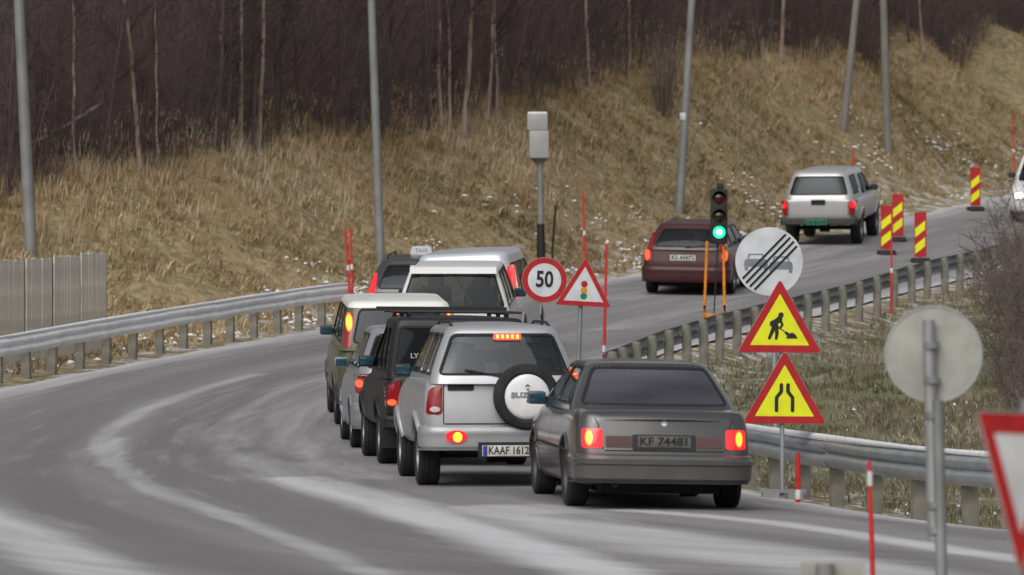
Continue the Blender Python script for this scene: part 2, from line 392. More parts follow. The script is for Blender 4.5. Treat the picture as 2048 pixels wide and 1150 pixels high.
attr(terrain.data, 'wood', wood); attr(terrain.data, 'moss', np.where((dr < -.5) & (PP[:, 1] < 135), np.clip(-dr - .5, 0, 1), 0)); attr(terrain.data, 'low', lowb)
m, n, l, b = nodes('winter grass ground')
def A_(n, name):
    a = n.new('ShaderNodeAttribute'); a.attribute_name = name; return a.outputs['Fac']
def NZ(n, l, scale, detail=6, rough=0.6, vec=None, dist=0.0):
    q = n.new('ShaderNodeTexNoise'); q.inputs['Scale'].default_value = scale; q.inputs['Detail'].default_value = detail; q.inputs['Roughness'].default_value = rough; q.inputs['Distortion'].default_value = dist
    if vec is None: vec = n.new('ShaderNodeNewGeometry').outputs['Position']
    l.new(vec, q.inputs['Vector']); return q.outputs[0]
def MR(n, l, v, a, b_, c=0.0, d=1.0):
    q = n.new('ShaderNodeMapRange'); q.inputs[1].default_value = a; q.inputs[2].default_value = b_; q.inputs[3].default_value = c; q.inputs[4].default_value = d
    l.new(v, q.inputs[0]); return q.outputs[0]
def MX(n, l, f, a, b_):
    q = n.new('ShaderNodeMix'); q.data_type = 'RGBA'
    if hasattr(f, 'links'): l.new(f, q.inputs['Factor'])
    else: q.inputs['Factor'].default_value = f
    for s_, v in (('A', a), ('B', b_)):
        if hasattr(v, 'links'): l.new(v, q.inputs[s_])
        else: q.inputs[s_].default_value = rgba(v)
    return q.outputs['Result']
def MA(n, l, op, a, b_):
    q = n.new('ShaderNodeMath'); q.operation = op
    for k, v in ((0, a), (1, b_)):
        if hasattr(v, 'links'): l.new(v, q.inputs[k])
        else: q.inputs[k].default_value = v
    return q.outputs[0]
c0 = MX(n, l, MR(n, l, NZ(n, l, 0.6), 0.4, 0.62), (0.27, 0.205, 0.115), (0.17, 0.15, 0.075))
c1 = MX(n, l, MR(n, l, NZ(n, l, 5.0), 0.42, 0.65), c0, (0.38, 0.30, 0.185))
snowm = MA(n, l, 'MULTIPLY', MR(n, l, NZ(n, l, 2.6, 8, 0.7), 0.50, 0.60), A_(n, 'low'))
c1 = MX(n, l, A_(n, 'moss'), c1, MX(n, l, MR(n, l, NZ(n, l, 1.1), 0.4, 0.62), (0.13, 0.14, 0.075), (0.20, 0.18, 0.115)))
c2 = MX(n, l, A_(n, 'wood'), c1, (0.050, 0.038, 0.036))
c3 = MX(n, l, snowm, c2, (0.62, 0.63, 0.65))
l.new(c3, b.inputs['Base Color']); b.inputs['Roughness'].default_value = 0.95; b.inputs['Specular IOR Level'].default_value = 0.1
bp = n.new('ShaderNodeBump'); bp.inputs['Strength'].default_value = 0.8; bp.inputs['Distance'].default_value = 0.08; l.new(NZ(n, l, 9.0), bp.inputs['Height']); l.new(bp.outputs[0], b.inputs['Normal'])
terrain.data.materials.append(m)

# ---- unseen wooded ridge added behind the viewpoint to darken reflections in the cars
az = np.radians(np.linspace(-75, 255, 150)); rad_ = np.array([120, 150, 185, 230, 300, 420.0]); hk = np.array([-3, 9, 24, 42, 58, 66.0])
AZ, RA = np.meshgrid(az, rad_); HX = RA * np.cos(AZ + np.pi / 2 + np.pi / 2) ; HY = RA * np.sin(AZ + np.pi / 2 + np.pi / 2) + 20
HQ = np.stack([HX.ravel(), HY.ravel()], 1); HZ = np.repeat(hk, len(az)) * (.75 + .5 * vnoise(HQ, 90, 51)) + 5 * vnoise(HQ, 9, 52) * (np.repeat(hk, len(az)) > 0)
behind = HY.ravel() < 40
HZ = np.where(behind, HZ, np.minimum(HZ, -6 + 0 * HZ))
added_hills = obj('added_hills', grid_mesh('added_hills', HX, HY, HZ.reshape(HX.shape))); tag(added_hills, 'unseen dark ridge added behind the viewpoint for reflections', kind='structure')
added_hills.data.materials.append(mat('added ridge woodland', (.045, .042, .032), .95, var=.25, scale=.12, col2=(.022, .026, .018), spec=.1))

# ---- carriageway
NL = 96
LD = cr(LP, 30); RD = cr(RP, 30)
tt = np.linspace(0, 1, NL)
RX = LD[:, 0:1] * (1 - tt) + RD[:, 0:1] * tt; RY = LD[:, 1:2] * (1 - tt) + RD[:, 1:2] * tt
RPt = np.stack([RX.ravel(), RY.ravel()], 1); RZ = GZ(RPt) + 0.022
road = obj('road', grid_mesh('road', RX, RY, RZ.reshape(RX.shape))); tag(road, 'grey asphalt road bending through the cutting', kind='structure')
def strip(pxs, width, strength, fall=0.85):
    line = cr([at(*p) for p in pxs], 8); line = line[:, :2]
    d = np.abs(polydist(RPt, line)); return strength * np.clip((width / 2 + fall * width - d) / (fall * width), 0, 1)
S = np.zeros(len(RPt))
for a in [([(800,1175),(680,1125),(560,1075),(420,1025),(310,985),(240,945),(203,905),(215,868),(260,838),(310,815),(420,778),(520,750)], 0.17, 0.52),
          ([(285,960),(232,915),(235,880)], 0.12, 0.5),
          ([(1250,1170),(1100,1120),(950,1072),(800,1020),(680,985),(590,960)], 0.42, 1.0),
          ([(700,735),(600,758),(510,795),(440,850),(430,890),(480,930),(590,968)], 0.8, 0.28),
          ([(700,800),(600,830),(560,870),(580,915),(700,960)], 0.7, 0.28),
          ([(1240,1025),(1400,1036),(1560,1052),(1750,1080),(1900,1105),(2060,1128)], 0.20, 0.9),
          ([(1000,1020),(1180,1062),(1380,1095),(1600,1128),(1750,1150),(1900,1175)], 0.7, 0.75),
          ([(-120,1010),(0,1058),(100,1105),(220,1165)], 0.45, 0.8),
          ([(1240,660),(1420,610),(1600,545),(1750,510)], 0.5, 0.35),
          ([(1240,600),(1420,560),(1640,510),(1760,470)], 0.5, 0.25)]:
    S = np.maximum(S, strip(*a))
S = np.maximum(S, 0.85 * np.clip(1 - np.abs(polydist(RPt, LCs)) / 1.3, 0, 1) * (RPt[:, 1] > 78))
S = np.maximum(S, 0.85 * np.clip(1 - np.abs(polydist(RPt, RCs)) / 1.0, 0, 1))
T_ = np.zeros(len(RPt))
for a in [([(700,690),(480,730),(280,790),(120,860),(60,930),(130,1010),(330,1090),(560,1160)], 0.55, 0.9), ([(720,672),(450,712),(220,765),(40,835),(-40,900),(-30,960)], 0.45, 0.6),
          ([(660,735),(500,780),(390,840),(350,900),(420,965),(620,1035),(840,1100),(1010,1155)], 0.6, 0.9), ([(640,770),(520,830),(500,890),(600,945),(800,1000)], 0.35, 0.45),
          ([(1000,985),(1250,1015),(1500,1030)], 0.5, 0.7), ([(1130,1035),(1350,1058),(1600,1085),(1850,1130),(1990,1160)], 0.3, 0.8), ([(1500,1020),(1700,1040),(2060,1085)], 0.4, 0.8),
          ([(1230,690),(1330,640),(1480,590),(1640,530),(1800,480)], 0.5, 0.55), ([(1240,575),(1400,540),(1560,500)], 0.5, 0.4)]:
    T_ = np.maximum(T_, strip(*a))
S = S * (1 - .55 * T_); attr(road.data, 'wear', T_); attr(road.data, 'dust', S); attr(road.data, 'lat', np.tile(tt, len(LD)) * 9.0)
st_ = np.concatenate([[0], np.cumsum(np.linalg.norm(np.diff((LD + RD) / 2, axis=0), axis=1))]); attr(road.data, 'lon', np.repeat(st_, NL))
m, n, l, b = nodes('salted asphalt')
cv = n.new('ShaderNodeCombineXYZ'); l.new(A_(n, 'lat'), cv.inputs[0]); l.new(MA(n, l, 'MULTIPLY', A_(n, 'lon'), 0.055), cv.inputs[1])
cv2 = n.new('ShaderNodeCombineXYZ'); l.new(MA(n, l, 'MULTIPLY', A_(n, 'lat'), 2.2), cv2.inputs[0]); l.new(MA(n, l, 'MULTIPLY', A_(n, 'lon'), 0.16), cv2.inputs[1])
streak = NZ(n, l, 1.3, 5, 0.6, cv.outputs[0], 0.6); streak2 = NZ(n, l, 4.0, 4, 0.6, cv.outputs[0], 0.3)
base = MX(n, l, MR(n, l, streak, 0.38, 0.64), (0.192, 0.188, 0.190), (0.250, 0.246, 0.249))
grain = NZ(n, l, 45, 3, 0.7)
base = MX(n, l, MR(n, l, grain, 0.35, 0.7, 0, 0.25), base, (0.11, 0.107, 0.107))
base = MX(n, l, MA(n, l, 'MULTIPLY', A_(n, 'wear'), 0.7), base, (0.130, 0.126, 0.127))
du = MA(n, l, 'ADD', A_(n, 'dust'), MA(n, l, 'MULTIPLY', MR(n, l, streak2, 0.3, 0.7, -1, 1), 0.16))
du = MA(n, l, 'ADD', du, MR(n, l, NZ(n, l, 1.0, 8, 0.7, cv2.outputs[0], 0.4), 0.33, 0.67, -0.16, 0.16))
fc = MR(n, l, du, 0.08, 1.05, 0.0, 0.9)
col = MX(n, l, fc, base, (0.54, 0.54, 0.552))
l.new(col, b.inputs['Base Color']); b.inputs['Roughness'].default_value = 0.82; b.inputs['Specular IOR Level'].default_value = 0.3
bp = n.new('ShaderNodeBump'); bp.inputs['Strength'].default_value = 0.35; bp.inputs['Distance'].default_value = 0.01; l.new(grain, bp.inputs['Height']); l.new(bp.outputs[0], b.inputs['Normal'])
road.data.materials.append(m)

# ================================================================== cars
CABN = 10
def rrect(hw, y0, y1, rc, bow0=0.0, bow1=0.0):
    """rounded rectangle ring in plan, counter-clockwise from the right rear corner"""
    P = []; rc = min(rc, hw * 0.8, (y1 - y0) * 0.3)
    def arc(cx, cy, a0):
        for k in range(7):
            a = a0 + math.pi / 2 * k / 6; P.append((cx + rc * math.cos(a), cy + rc * math.sin(a)))
    def line(p, q, nn):
        for k in range(1, nn): P.append((p[0] + (q[0] - p[0]) * k / nn, p[1] + (q[1] - p[1]) * k / nn))
    arc(hw - rc, y0 + rc, -math.pi / 2); line((hw, y0 + rc), (hw, y1 - rc), 14)
    arc(hw - rc, y1 - rc, 0); line((hw - rc, y1), (-hw + rc, y1), 12)
    arc(-hw + rc, y1 - rc, math.pi / 2); line((-hw, y1 - rc), (-hw, y0 + rc), 14)
    arc(-hw + rc, y0 + rc, math.pi); line((-hw + rc, y0), (hw - rc, y0), 12)
    ym = (y0 + y1) / 2
    return [(x, y - (bow0 if y < ym else -bow1) * (1 - (x / hw) ** 2) * min(1, abs(y - ym) / (y1 - ym)) ** 3) for x, y in P]

def lerp(a, b, t): return a + (b - a) * t
def table(T, x):
    if x <= T[0][0]: return T[0][1]
    for (x0, v0), (x1, v1) in zip(T, T[1:]):
        if x <= x1:
            t = (x - x0) / (x1 - x0); t = t * t * (3 - 2 * t) * 0.5 + t * 0.5; return v0 + (v1 - v0) * t
    return T[-1][1]

def lower_shell(s):
    L, W = s['L'], s['W']; rr, rf = s.get('rr', 0.16), s.get('rf', 0.4)
    ys = [0, .012, .035, .07, .12, .2] + list(np.arange(.32, L - .3, .14)) + [L - .25, L - .16, L - .09, L - .045, L - .015, L]
    top = s['top']; zb = s['zb']; lean = s.get('lean', [(0, 0), (2, 0)])
    mb = MB(); rings = []
    prof = [(0, 0), (.5, 0), (.80, 0.0), (.90, .025), (.95, .09), (.978, .2), (.995, .36), (1.0, .5), (.992, .62), (.985, .70), (.975, .80), (.955, .90), (.925, .965), (.885, .995), (.8, 1.005), (.4, 1.02), (0, 1.025)]
    for y in ys:
        w_ = W / 2
        if y < rr: w_ -= rr * (1 - math.sqrt(max(0, 1 - ((rr - y) / rr) ** 2)))
        if y > L - rf: w_ -= rf * 0.75 * (1 - math.sqrt(max(0, 1 - ((y - L + rf) / rf) ** 2)))
        w_ *= 1 - 0.05 * (max(0, (0.9 - y)) / 0.9) ** 2 - 0.05 * (max(0, y - (L - 1.2)) / 1.2) ** 2
        zt = table(top, y); z0 = table(zb, y)
        e = 0.05
        if y < e: zt -= e * 0.6 * (1 - math.sqrt(max(0, 1 - ((e - y) / e) ** 2)))
        if y > L - 0.15: zt -= 0.10 * (1 - math.sqrt(max(0, 1 - ((y - L + .15) / .15) ** 2)))
        half = [(px * w_, z0 + pz * (zt - z0)) for px, pz in prof]
        ring = half + [(-x, z) for x, z in half[-2:0:-1]]
        fade = max(0, 1 - y / 0.7) ** 1.5
        bow = s.get('bow', 0.05)
        rings.append([(x, y + fade * table(lean, z) + max(0, 1 - y / .3) * bow * ((x / (W / 2)) ** 2) + (-max(0, 1 - (L - y) / .5) * .12 * (x / (W / 2)) ** 2), z) for x, z in ring])
    n_ = len(rings[0]); V = [p for r_ in rings for p in r_]; Fc = []
    for i in range(len(rings) - 1):
        for k in range(n_):
            a = i * n_ + k; b_ = i * n_ + (k + 1) % n_; Fc.append((a, b_, b_ + n_, a + n_))
    for i, r_ in ((0, rings[0]), (len(rings) - 1, rings[-1])):            # bowed end caps
        b0 = i * n_; m_ = len(prof)
        for k in range(m_ - 1):                                            # stitch right side to left side
            a = b0 + k; a2 = b0 + k + 1; c = b0 + (n_ - k) % n_; c2 = b0 + (n_ - k - 1) % n_
            q = [a, a2, c2, c]; q2 = []
            for t in q:
                if t not in q2: q2.append(t)
            if len(q2) > 2: Fc.append(tuple(q2))
    return mb.add(V, Fc)

def cab_shell(c):
    z0, zt = c['z0'], c['z1']; ro = c.get('ro', 0.10); crown = c.get('crown', 0.035); zr = zt - crown
    levels = []; nl = 14
    def geo(t):
        te = t ** 1.12
        return (lerp(c['hwb'], c['hwr'], t ** 1.25), lerp(c['yb0'], c['yr0'], te ** c.get('pw0', 1.1)), lerp(c['yb1'], c['yr1'], te))
    zE = zr - ro * 0.75
    for k in range(nl + 1):
        z = lerp(z0, zE, k / nl); t = (z - z0) / (zr - z0); hw, y0, y1 = geo(t); levels.append((z, hw, y0, y1))
    hwE, yE0, yE1 = levels[-1][1:]; hs_ = (c['hwb'] - c['hwr']) / (zr - z0); s0 = (c['yr0'] - c['yb0']) / (zr - z0); s1 = (c['yb1'] - c['yr1']) / (zr - z0)
    for k in range(1, 6):
        a = math.pi / 2 * k / 5; dz = ro * 0.75 * math.sin(a); ins_ = ro * (1 - math.cos(a))
        levels.append((zE + dz, hwE - ins_ - hs_ * dz * (1 - k / 5), yE0 + ins_ + s0 * dz * (1 - k / 5) , yE1 - ins_ - s1 * dz * (1 - k / 5)))
    rings = [[(x, y, z) for x, y in rrect(hw, y0, y1, c.get('rc', 0.14), c.get('bow', 0.05), c.get('bowf', 0.12))] for z, hw, y0, y1 in levels]
    zl, hw, y0, y1 = levels[-1]; ym = (y0 + y1) / 2
    for k in (0.9, 0.7, 0.45, 0.2):
        rings.append([(x * k, ym + (y - ym) * k, zl + crown * (1 - k * k)) for x, y, _ in rings[len(levels) - 1]])
    V = [p for r_ in rings for p in r_]; n_ = len(rings[0]); Fc = []
    for i in range(len(rings) - 1):
        for k in range(n_):
            a = i * n_ + k; b_ = i * n_ + (k + 1) % n_; Fc.append((a, b_, b_ + n_, a + n_))
    Fc.append(tuple((len(rings) - 1) * n_ + k for k in range(n_)))
    def Y0(z):
        t = min(1, max(0, (z - z0) / (zr - z0))); return geo(t)[1]
    def Y1(z):
        t = min(1, max(0, (z - z0) / (zr - z0))); return geo(t)[2]
    def HW(z):
        t = min(1, max(0, (z - z0) / (zr - z0))); return geo(t)[0]
    return MB().add(V, Fc), Y0, Y1, HW

def boolean(me, cutters, name, solid=0.0):
    o = bpy.data.objects.new('tmp', me); COL.objects.link(o); tmp = []
    if solid:
        md = o.modifiers.new('s', 'SOLIDIFY'); md.thickness = solid; md.offset = -1; md.use_even_offset = False
    for i, c in enumerate(cutters):
        co = bpy.data.objects.new('cut', c); COL.objects.link(co); tmp.append(co)
        md = o.modifiers.new('b%d' % i, 'BOOLEAN'); md.operation = 'DIFFERENCE'; md.object = co; md.solver = 'EXACT'
    bpy.context.view_layer.update(); dg = bpy.context.evaluated_depsgraph_get()
    r_ = bpy.data.meshes.new_from_object(o.evaluated_get(dg)); r_.name = name
    for t in tmp: bpy.data.objects.remove(t)
    bpy.data.objects.remove(o)
    return r_

class Caster:
    def __init__(s, shells):
        V = []; Fc = []
        for mb in shells:
            b_ = len(V); V += [Vector(p) for p in mb.v]; Fc += [tuple(i + b_ for i in f) for f in mb.f]
        s.t = BVHTree.FromPolygons(V, Fc)
    def hit(s, side, a, b_):
        o, d = {'rear': ((a, -4, b_), (0, 1, 0)), 'front': ((a, 9, b_), (0, -1, 0)), 'left': ((-4, a, b_), (1, 0, 0)), 'right': ((4, a, b_), (-1, 0, 0)), 'top': ((a, b_, 5), (0, 0, -1))}[side]
        h = s.t.ray_cast(Vector(o), Vector(d)); return h[0], h[1], Vector(d)

def patch(ct, side, poly, off=0.006, thick=0.03, step=0.05):
    """a panel of the given outline lying on the bodywork"""
    P = []
    n_ = len(poly)
    for i in range(n_):
        a, b_ = Vector(poly[i]), Vector(poly[(i + 1) % n_]); k = max(1, int((b_ - a).length / step))
        P += [a.lerp(b_, j / k) for j in range(k)]
    c = sum(P, Vector((0, 0))) / len(P); m_ = len(P); ks = [1, .9, .72, .5, .25]
    pts = [[c + (p - c) * k for p in P] for k in ks] + [[c]]
    last = None; out_ = []
    for ring in pts[::-1]:
        row = []
        for q in ring:
            h, nn, d = ct.hit(side, q.x, q.y)
            if h is None:
                if last is None: last = Vector((q.x, 0, q.y))
                h = last.copy()
                if side in ('rear', 'front'): h.x, h.z = q.x, q.y
                elif side == 'top': h.x, h.y = q.x, q.y
                else: h.y, h.z = q.x, q.y
            else: last = h
            dd = {'rear': Vector((0, 1, 0)), 'front': Vector((0, -1, 0)), 'left': Vector((1, 0, 0)), 'right': Vector((-1, 0, 0)), 'top': Vector((0, 0, -1))}[side]
            row.append((h - dd * off, dd))
        out_.append(row)
    out_ = out_[::-1]
    V = [p for ring in out_[:-1] for p, _ in ring] + [out_[-1][0][0]]; Fc = []
    for i in range(len(ks) - 1):
        for k in range(m_):
            a = i * m_ + k; b_ = i * m_ + (k + 1) % m_; Fc.append((a, b_, b_ + m_, a + m_))
    ce = len(V) - 1; i0 = (len(ks) - 1) * m_
    for k in range(m_): Fc.append((i0 + k, i0 + (k + 1) % m_, ce))
    bi = len(V); V += [p + d * thick for p, d in out_[0]]
    for k in range(m_): Fc.append((bi + k, bi + (k + 1) % m_, (k + 1) % m_, k))
    return MB().add(V, Fc)

def ribbon(ct, side, line, wd=0.012, off=0.002, closed=False):
    """a narrow gap strip along a line on the bodywork"""
    P = []
    ln = list(line) + ([line[0]] if closed else [])
    for a, b_ in zip(ln, ln[1:]):
        a, b_ = Vector(a), Vector(b_); k = max(1, int((b_ - a).length / 0.06)); P += [a.lerp(b_, j / k) for j in range(k)]
    P.append(Vector(ln[-1])); V = []; Fc = []
    for i, p in enumerate(P):
        t = (P[min(i + 1, len(P) - 1)] - P[max(0, i - 1)]).normalized(); nn = Vector((-t.y, t.x)) * wd / 2
        for q in (p + nn, p - nn):
            h, _, d = ct.hit(side, q.x, q.y)
            if h is None: h = Vector(V[-2]) if len(V) > 1 else Vector((q.x, 0, q.y)); d = Vector((0, 0, 0))
            V.append(tuple(h - d * off))
    for i in range(len(P) - 1): Fc.append((2 * i, 2 * i + 1, 2 * i + 3, 2 * i + 2))
    return MB().add(V, Fc)

def mir(poly): return [(-a, b_) for a, b_ in poly][::-1]
def rect(x0, x1, z0, z1, r=0.02): return roundpoly([(x0, z0), (x1, z0), (x1, z1), (x0, z1)], r, 3)

def wheel_mesh(r_, wd, rimr):
    t = MB(); h = wd / 2
    t.lathe([(rimr, -h * .8), (rimr + .02, -h * .95), (r_ * .9, -h), (r_ * .97, -h * .85), (r_, -h * .55), (r_ - .006, -h * .5), (r_ - .006, -h * .42), (r_, -h * .38), (r_, -h * .04), (r_ - .006, -.004), (r_ - .006, .004), (r_, h * .04), (r_, h * .38), (r_ - .006, h * .42), (r_ - .006, h * .5), (r_, h * .55), (r_ * .97, h * .85), (r_ * .9, h), (rimr + .02, h * .95), (rimr, h * .8)], 'x', n=36, closed=True)
    m_ = MB()
    m_.lathe([(rimr + .012, h * .72), (rimr + .012, h * .86), (rimr - .02, h * .86), (rimr - .03, h * .5), (rimr - .03, -h * .5), (rimr - .02, -h * .86), (rimr + .012, -h * .86), (rimr + .012, -h * .72)], 'x', n=28, closed=True)
    m_.lathe([(0.001, h * .62), (.07, h * .62), (.08, h * .5), (.08, 0), (.001, 0)], 'x', n=16)
    for k in range(5):
        a = 2 * math.pi * k / 5; rot = Matrix.Rotation(a, 3, 'X'); c = rot @ Vector((h * .5, 0, rimr * .55)); m_.box(c, (h * .22, rimr * .34, rimr * .95), rot=rot)
    m_.lathe([(0.001, h * .15), (rimr - .028, h * .15)], 'x', n=24)
    return t.mesh('tyre', 35), m_.mesh('rim', 35)

def bumper_mesh(W, y0, z0, z1, wrap=0.6, th=0.10, rr=0.22, lip=0.0):
    hw = W / 2 + 0.012; path = []
    path.append((-hw, wrap)); path.append((-hw, rr + y0))
    for k in range(1, 8):
        a = math.pi + math.pi / 2 * k / 8; path.append((-hw + rr + rr * math.cos(a), y0 + rr + rr * math.sin(a)))
    for k in range(0, 11):
        x = lerp(-hw + rr, hw - rr, k / 10); path.append((x, y0 - 0.03 * (1 - (x / hw) ** 2)))
    for k in range(1, 8):
        a = -math.pi / 2 + math.pi / 2 * k / 8; path.append((hw - rr + rr * math.cos(a), y0 + rr + rr * math.sin(a)))
    path.append((hw, rr + y0)); path.append((hw, wrap))
    h = z1 - z0; prof = [(0.02, z0), (-.035, z0 + h * .02), (-.005, z0 + h * .15), (0, z0 + h * .45), (0, z0 + h * .62), (.004 + lip, z0 + h * .66), (.004 + lip, z0 + h * .80), (0, z0 + h * .84), (-.006, z0 + h * .95), (-.03, z1), (-th, z1), (-th, z0)]
    V = []; Fc = []; n_ = len(prof)
    for i, p in enumerate(path):
        a = Vector(path[max(0, i - 1)]); b_ = Vector(path[min(len(path) - 1, i + 1)]); t = (b_ - a).normalized(); nn = Vector((t.y, -t.x))
        for o_, z in prof: V.append((p[0] + nn.x * o_, p[1] + nn.y * o_, z))
    for i in range(len(path) - 1):
        for k in range(n_):
            a = i * n_ + k; b_ = i * n_ + (k + 1) % n_; Fc.append((a, b_, b_ + n_, a + n_))
    Fc.append(tuple(range(n_))); Fc.append(tuple((len(path) - 1) * n_ + k for k in range(n_)))
    return MB().add(V, Fc)

def plate(root, ct, x, z, wd, ht, txt, base, ink, y=None, blue=False, yoff=0.012):
    if y is None:
        h, _, _ = ct.hit('rear', x, z); y = (h.y if h else 0.0) - yoff
    p = bbox_part('license_plate', (x, y, z), (wd, 0.014, ht), M[base], root, 0.004)
    t = obj('plate_lettering', text_mesh(txt, ht * 0.98, bold=0.002), M[ink], p); t.location = (0.02 if blue else 0, -0.0085, 0)
    k = wd * (0.82 if blue else 0.88) / max(0.01, t.dimensions.x); t.scale = (k, 1, 1)
    if blue:
        q = obj('plate_band', bevelled_box((0.045, 0.004, ht - .01), 0.001), M['plate_blue'], p); q.location = (-wd / 2 + .03, -0.008, 0)
    return p

def make_car(name, s, pos, label, group=None, cat='car'):
    """pos = (x, y, heading clockwise from straight ahead) of the rear bumper's centre"""
    X, Y, hd = pos; th = R(hd); fw = np.array([math.sin(th), math.cos(th)]); rt = np.array([math.cos(th), -math.sin(th)])
    L, W = s['L'], s['W']; ax0 = s['axle']; ax1 = ax0 + s['wb']; tr = W / 2 - 0.12; wr = s['wr']
    q = {}
    for k, (a, b_) in {'rl': (ax0, -tr), 'rr': (ax0, tr), 'fl': (ax1, -tr), 'fr': (ax1, tr)}.items():
        p = np.array([X, Y]) + fw * a + rt * b_; q[k] = Vector((p[0], p[1], gz(*p) + 0.022))
    mid_r = (q['rl'] + q['rr']) / 2; mid_f = (q['fl'] + q['fr']) / 2
    f3 = (mid_f - mid_r).normalized(); r3 = ((q['rr'] + q['fr']) - (q['rl'] + q['fl'])).normalized(); u3 = r3.cross(f3).normalized(); r3 = f3.cross(u3).normalized()
    org = mid_r - f3 * ax0
    root = bpy.data.objects.new(name, None); COL.objects.link(root); root.empty_display_size = 0.3
    mw = Matrix((r3, f3, u3)).transposed().to_4x4(); root.rotation_euler = mw.to_euler(); root.location = org - u3 * 0.004
    tag(root, label, cat, group)
    pm = s['paint']
    # --- lower body with wheel arches
    low = lower_shell(s)
    cut = MB()
    for ay in (ax0, ax1):
        for sx in (-1, 1):
            cut.lathe([(0.001, W / 2 - .30), (wr + .055, W / 2 - .30), (wr + .055, W / 2 + .2), (0.001, W / 2 + .2)] if sx > 0 else [(0.001, -W / 2 - .2), (wr + .055, -W / 2 - .2), (wr + .055, -W / 2 + .30), (0.001, -W / 2 + .30)], 'x', (0, ay, wr + .02), 28)
    me = boolean(low.mesh('body'), [cut.mesh('cut')], 'body'); shade(me, 32); me.materials.clear()
    body = obj('body', me, pm, root)
    shells = [low]; cabs = []
    for c in s['cabs']:
        sh, Y0, Y1, HW = cab_shell(c); shells.append(sh); cabs.append((c, sh, Y0, Y1, HW))
    ct = Caster(shells)
    # --- arch lips
    for ay in (ax0, ax1):
        for side, sx in (('left', -1), ('right', 1)):
            P = []
            for k in range(0, 19):
                a = R(-8 + 196 * k / 18); rr = wr + .062; z = wr + .02 + rr * math.sin(a); y = ay + rr * math.cos(a)
                if z < table(s['zb'], y) + .02: continue
                h, _, _ = ct.hit(side, y, z); P.append(h + Vector((sx * .004, 0, 0)) if h else Vector((sx * W / 2, y, z)))
            if len(P) > 3: MB().tube(P, s.get('lip', 0.014), 6).build('wheel_arch_lip', s.get('archm', pm), root, 60)
    # --- cabins
    for c, sh, Y0, Y1, HW in cabs:
        cutters = []; panes = []
        zb_, zt_ = c['z0'], c['z1']
        wz0 = c.get('wz0', zb_ + .07); wz1 = c.get('wz1', zt_ - .17)
        ym = (c['yb0'] + c['yb1']) / 2
        if c.get('rear', True):
            rp = c.get('rearpoly') or [(-HW(wz0) + c.get('rp', .10), wz0), (HW(wz0) - c.get('rp', .10), wz0), (HW(wz1) - c.get('rp', .10), wz1), (-HW(wz1) + c.get('rp', .10), wz1)]
            rp = roundpoly(rp, c.get('rrad', .07), 4)
            cutters.append(MB().prism(rp, 'y', Y0(wz0) - 1.0, Y0(wz1) + .32)); panes.append(('rear_window', 'rear', rp, c.get('rglass', 'glass_mid')))
        if c.get('front', True):
            fz0 = c.get('fz0', zb_ + .03); fp = roundpoly([(-HW(fz0) + .12, fz0), (HW(fz0) - .12, fz0), (HW(wz1) - .10, wz1 + .02), (-HW(wz1) + .10, wz1 + .02)], .06, 4)
            cutters.append(MB().prism(fp, 'y', Y1(wz1) - .30, Y1(wz0) + 1.0)); panes.append(('windshield', 'front', fp, c.get('fglass', 'glass')))
        pil = c['pillars']                                     # y positions splitting the side windows
        for a, b_ in zip(pil, pil[1:]):
            pr, pf = .035, .035
            y00, y01 = (a + pr, a + pr) ; y10, y11 = (b_ - pf, b_ - pf)
            y00 = max(y00, Y0(wz0) + .13); y01 = max(y01, Y0(wz1) + .16); y10 = min(y10, Y1(wz0) - .10); y11 = min(y11, Y1(wz1) - .08)
            if y11 - y01 < .04: y11 = y01 + .04
            sp = roundpoly([(y00, wz0), (y10, wz0), (y11, wz1), (y01, wz1)], .05, 4)
            cutters.append(MB().prism(sp, 'x', -W, W)); panes += [('side_window', 'left', sp, c.get('sglass', 'glass_mid')), ('side_window', 'right', sp, c.get('sglass', 'glass_mid'))]
        base_me = sh.mesh('cabin')
        me = boolean(base_me, [k.mesh('cut') for k in cutters], c.get('name', 'cabin'), 0.045); shade(me, 32); me.materials.clear()
        cb = obj(c.get('name', 'cabin'), me, c.get('paint', pm), root)
        ct1 = Caster([sh])
        for nm, side, poly, gm in panes:
            cx = sum(p[0] for p in poly) / len(poly); cz = sum(p[1] for p in poly) / len(poly)
            big = [(cx + (x - cx) * (1 + .012 / max(.05, abs(x - cx))), cz + (z - cz) * (1 + .012 / max(.05, abs(z - cz)))) for x, z in poly]
            patch(ct1, side, big, -0.012, 0.006).build(nm, M[gm], root, 30)
            if nm != 'windshield' or True:
                ln = ribbon(ct1, side, poly, 0.026, 0.002, True); ln.build('window_seal', M['seam'], cb)
        # dark floor of the cabin and its seats
        fl = [(x * .97, y) for x, y in rrect(c['hwb'] - .03, c['yb0'] + .05, c['yb1'] - .05, .1)]
        MB().prism(fl, 'z', zb_ - .05, zb_ + .035).build('interior_tray', M['interior'], root)
        for ry, sx_ in c.get('seats', []):
            ch = zt_ - zb_; st = bbox_part('seat_back', (sx_, ry, zb_ + ch * .12), (.48, .14, ch * .56), M['seat'], root, .04)
            hr = bbox_part('headrest', (0, -.01, ch * .40), (.26, .10, ch * .25), M['seat'], st, .04)
    # --- wheels
    tm, rm = wheel_mesh(wr, s.get('tw', .2), wr * s.get('rimk', .62)); tm.materials.append(M['rubber']); rm.materials.append(M[s.get('rim', 'alloy')])
    for ay in (ax0, ax1):
        for sx in (-1, 1):
            o = obj('wheel', tm, None, root); o.location = (sx * (W / 2 - s.get('tw', .2) / 2 - .015), ay, wr); o.rotation_euler = (0, 0, 0 if sx > 0 else math.pi)
            obj('rim', rm, None, o)
    # --- underside
    zb_r = table(s['zb'], .5)
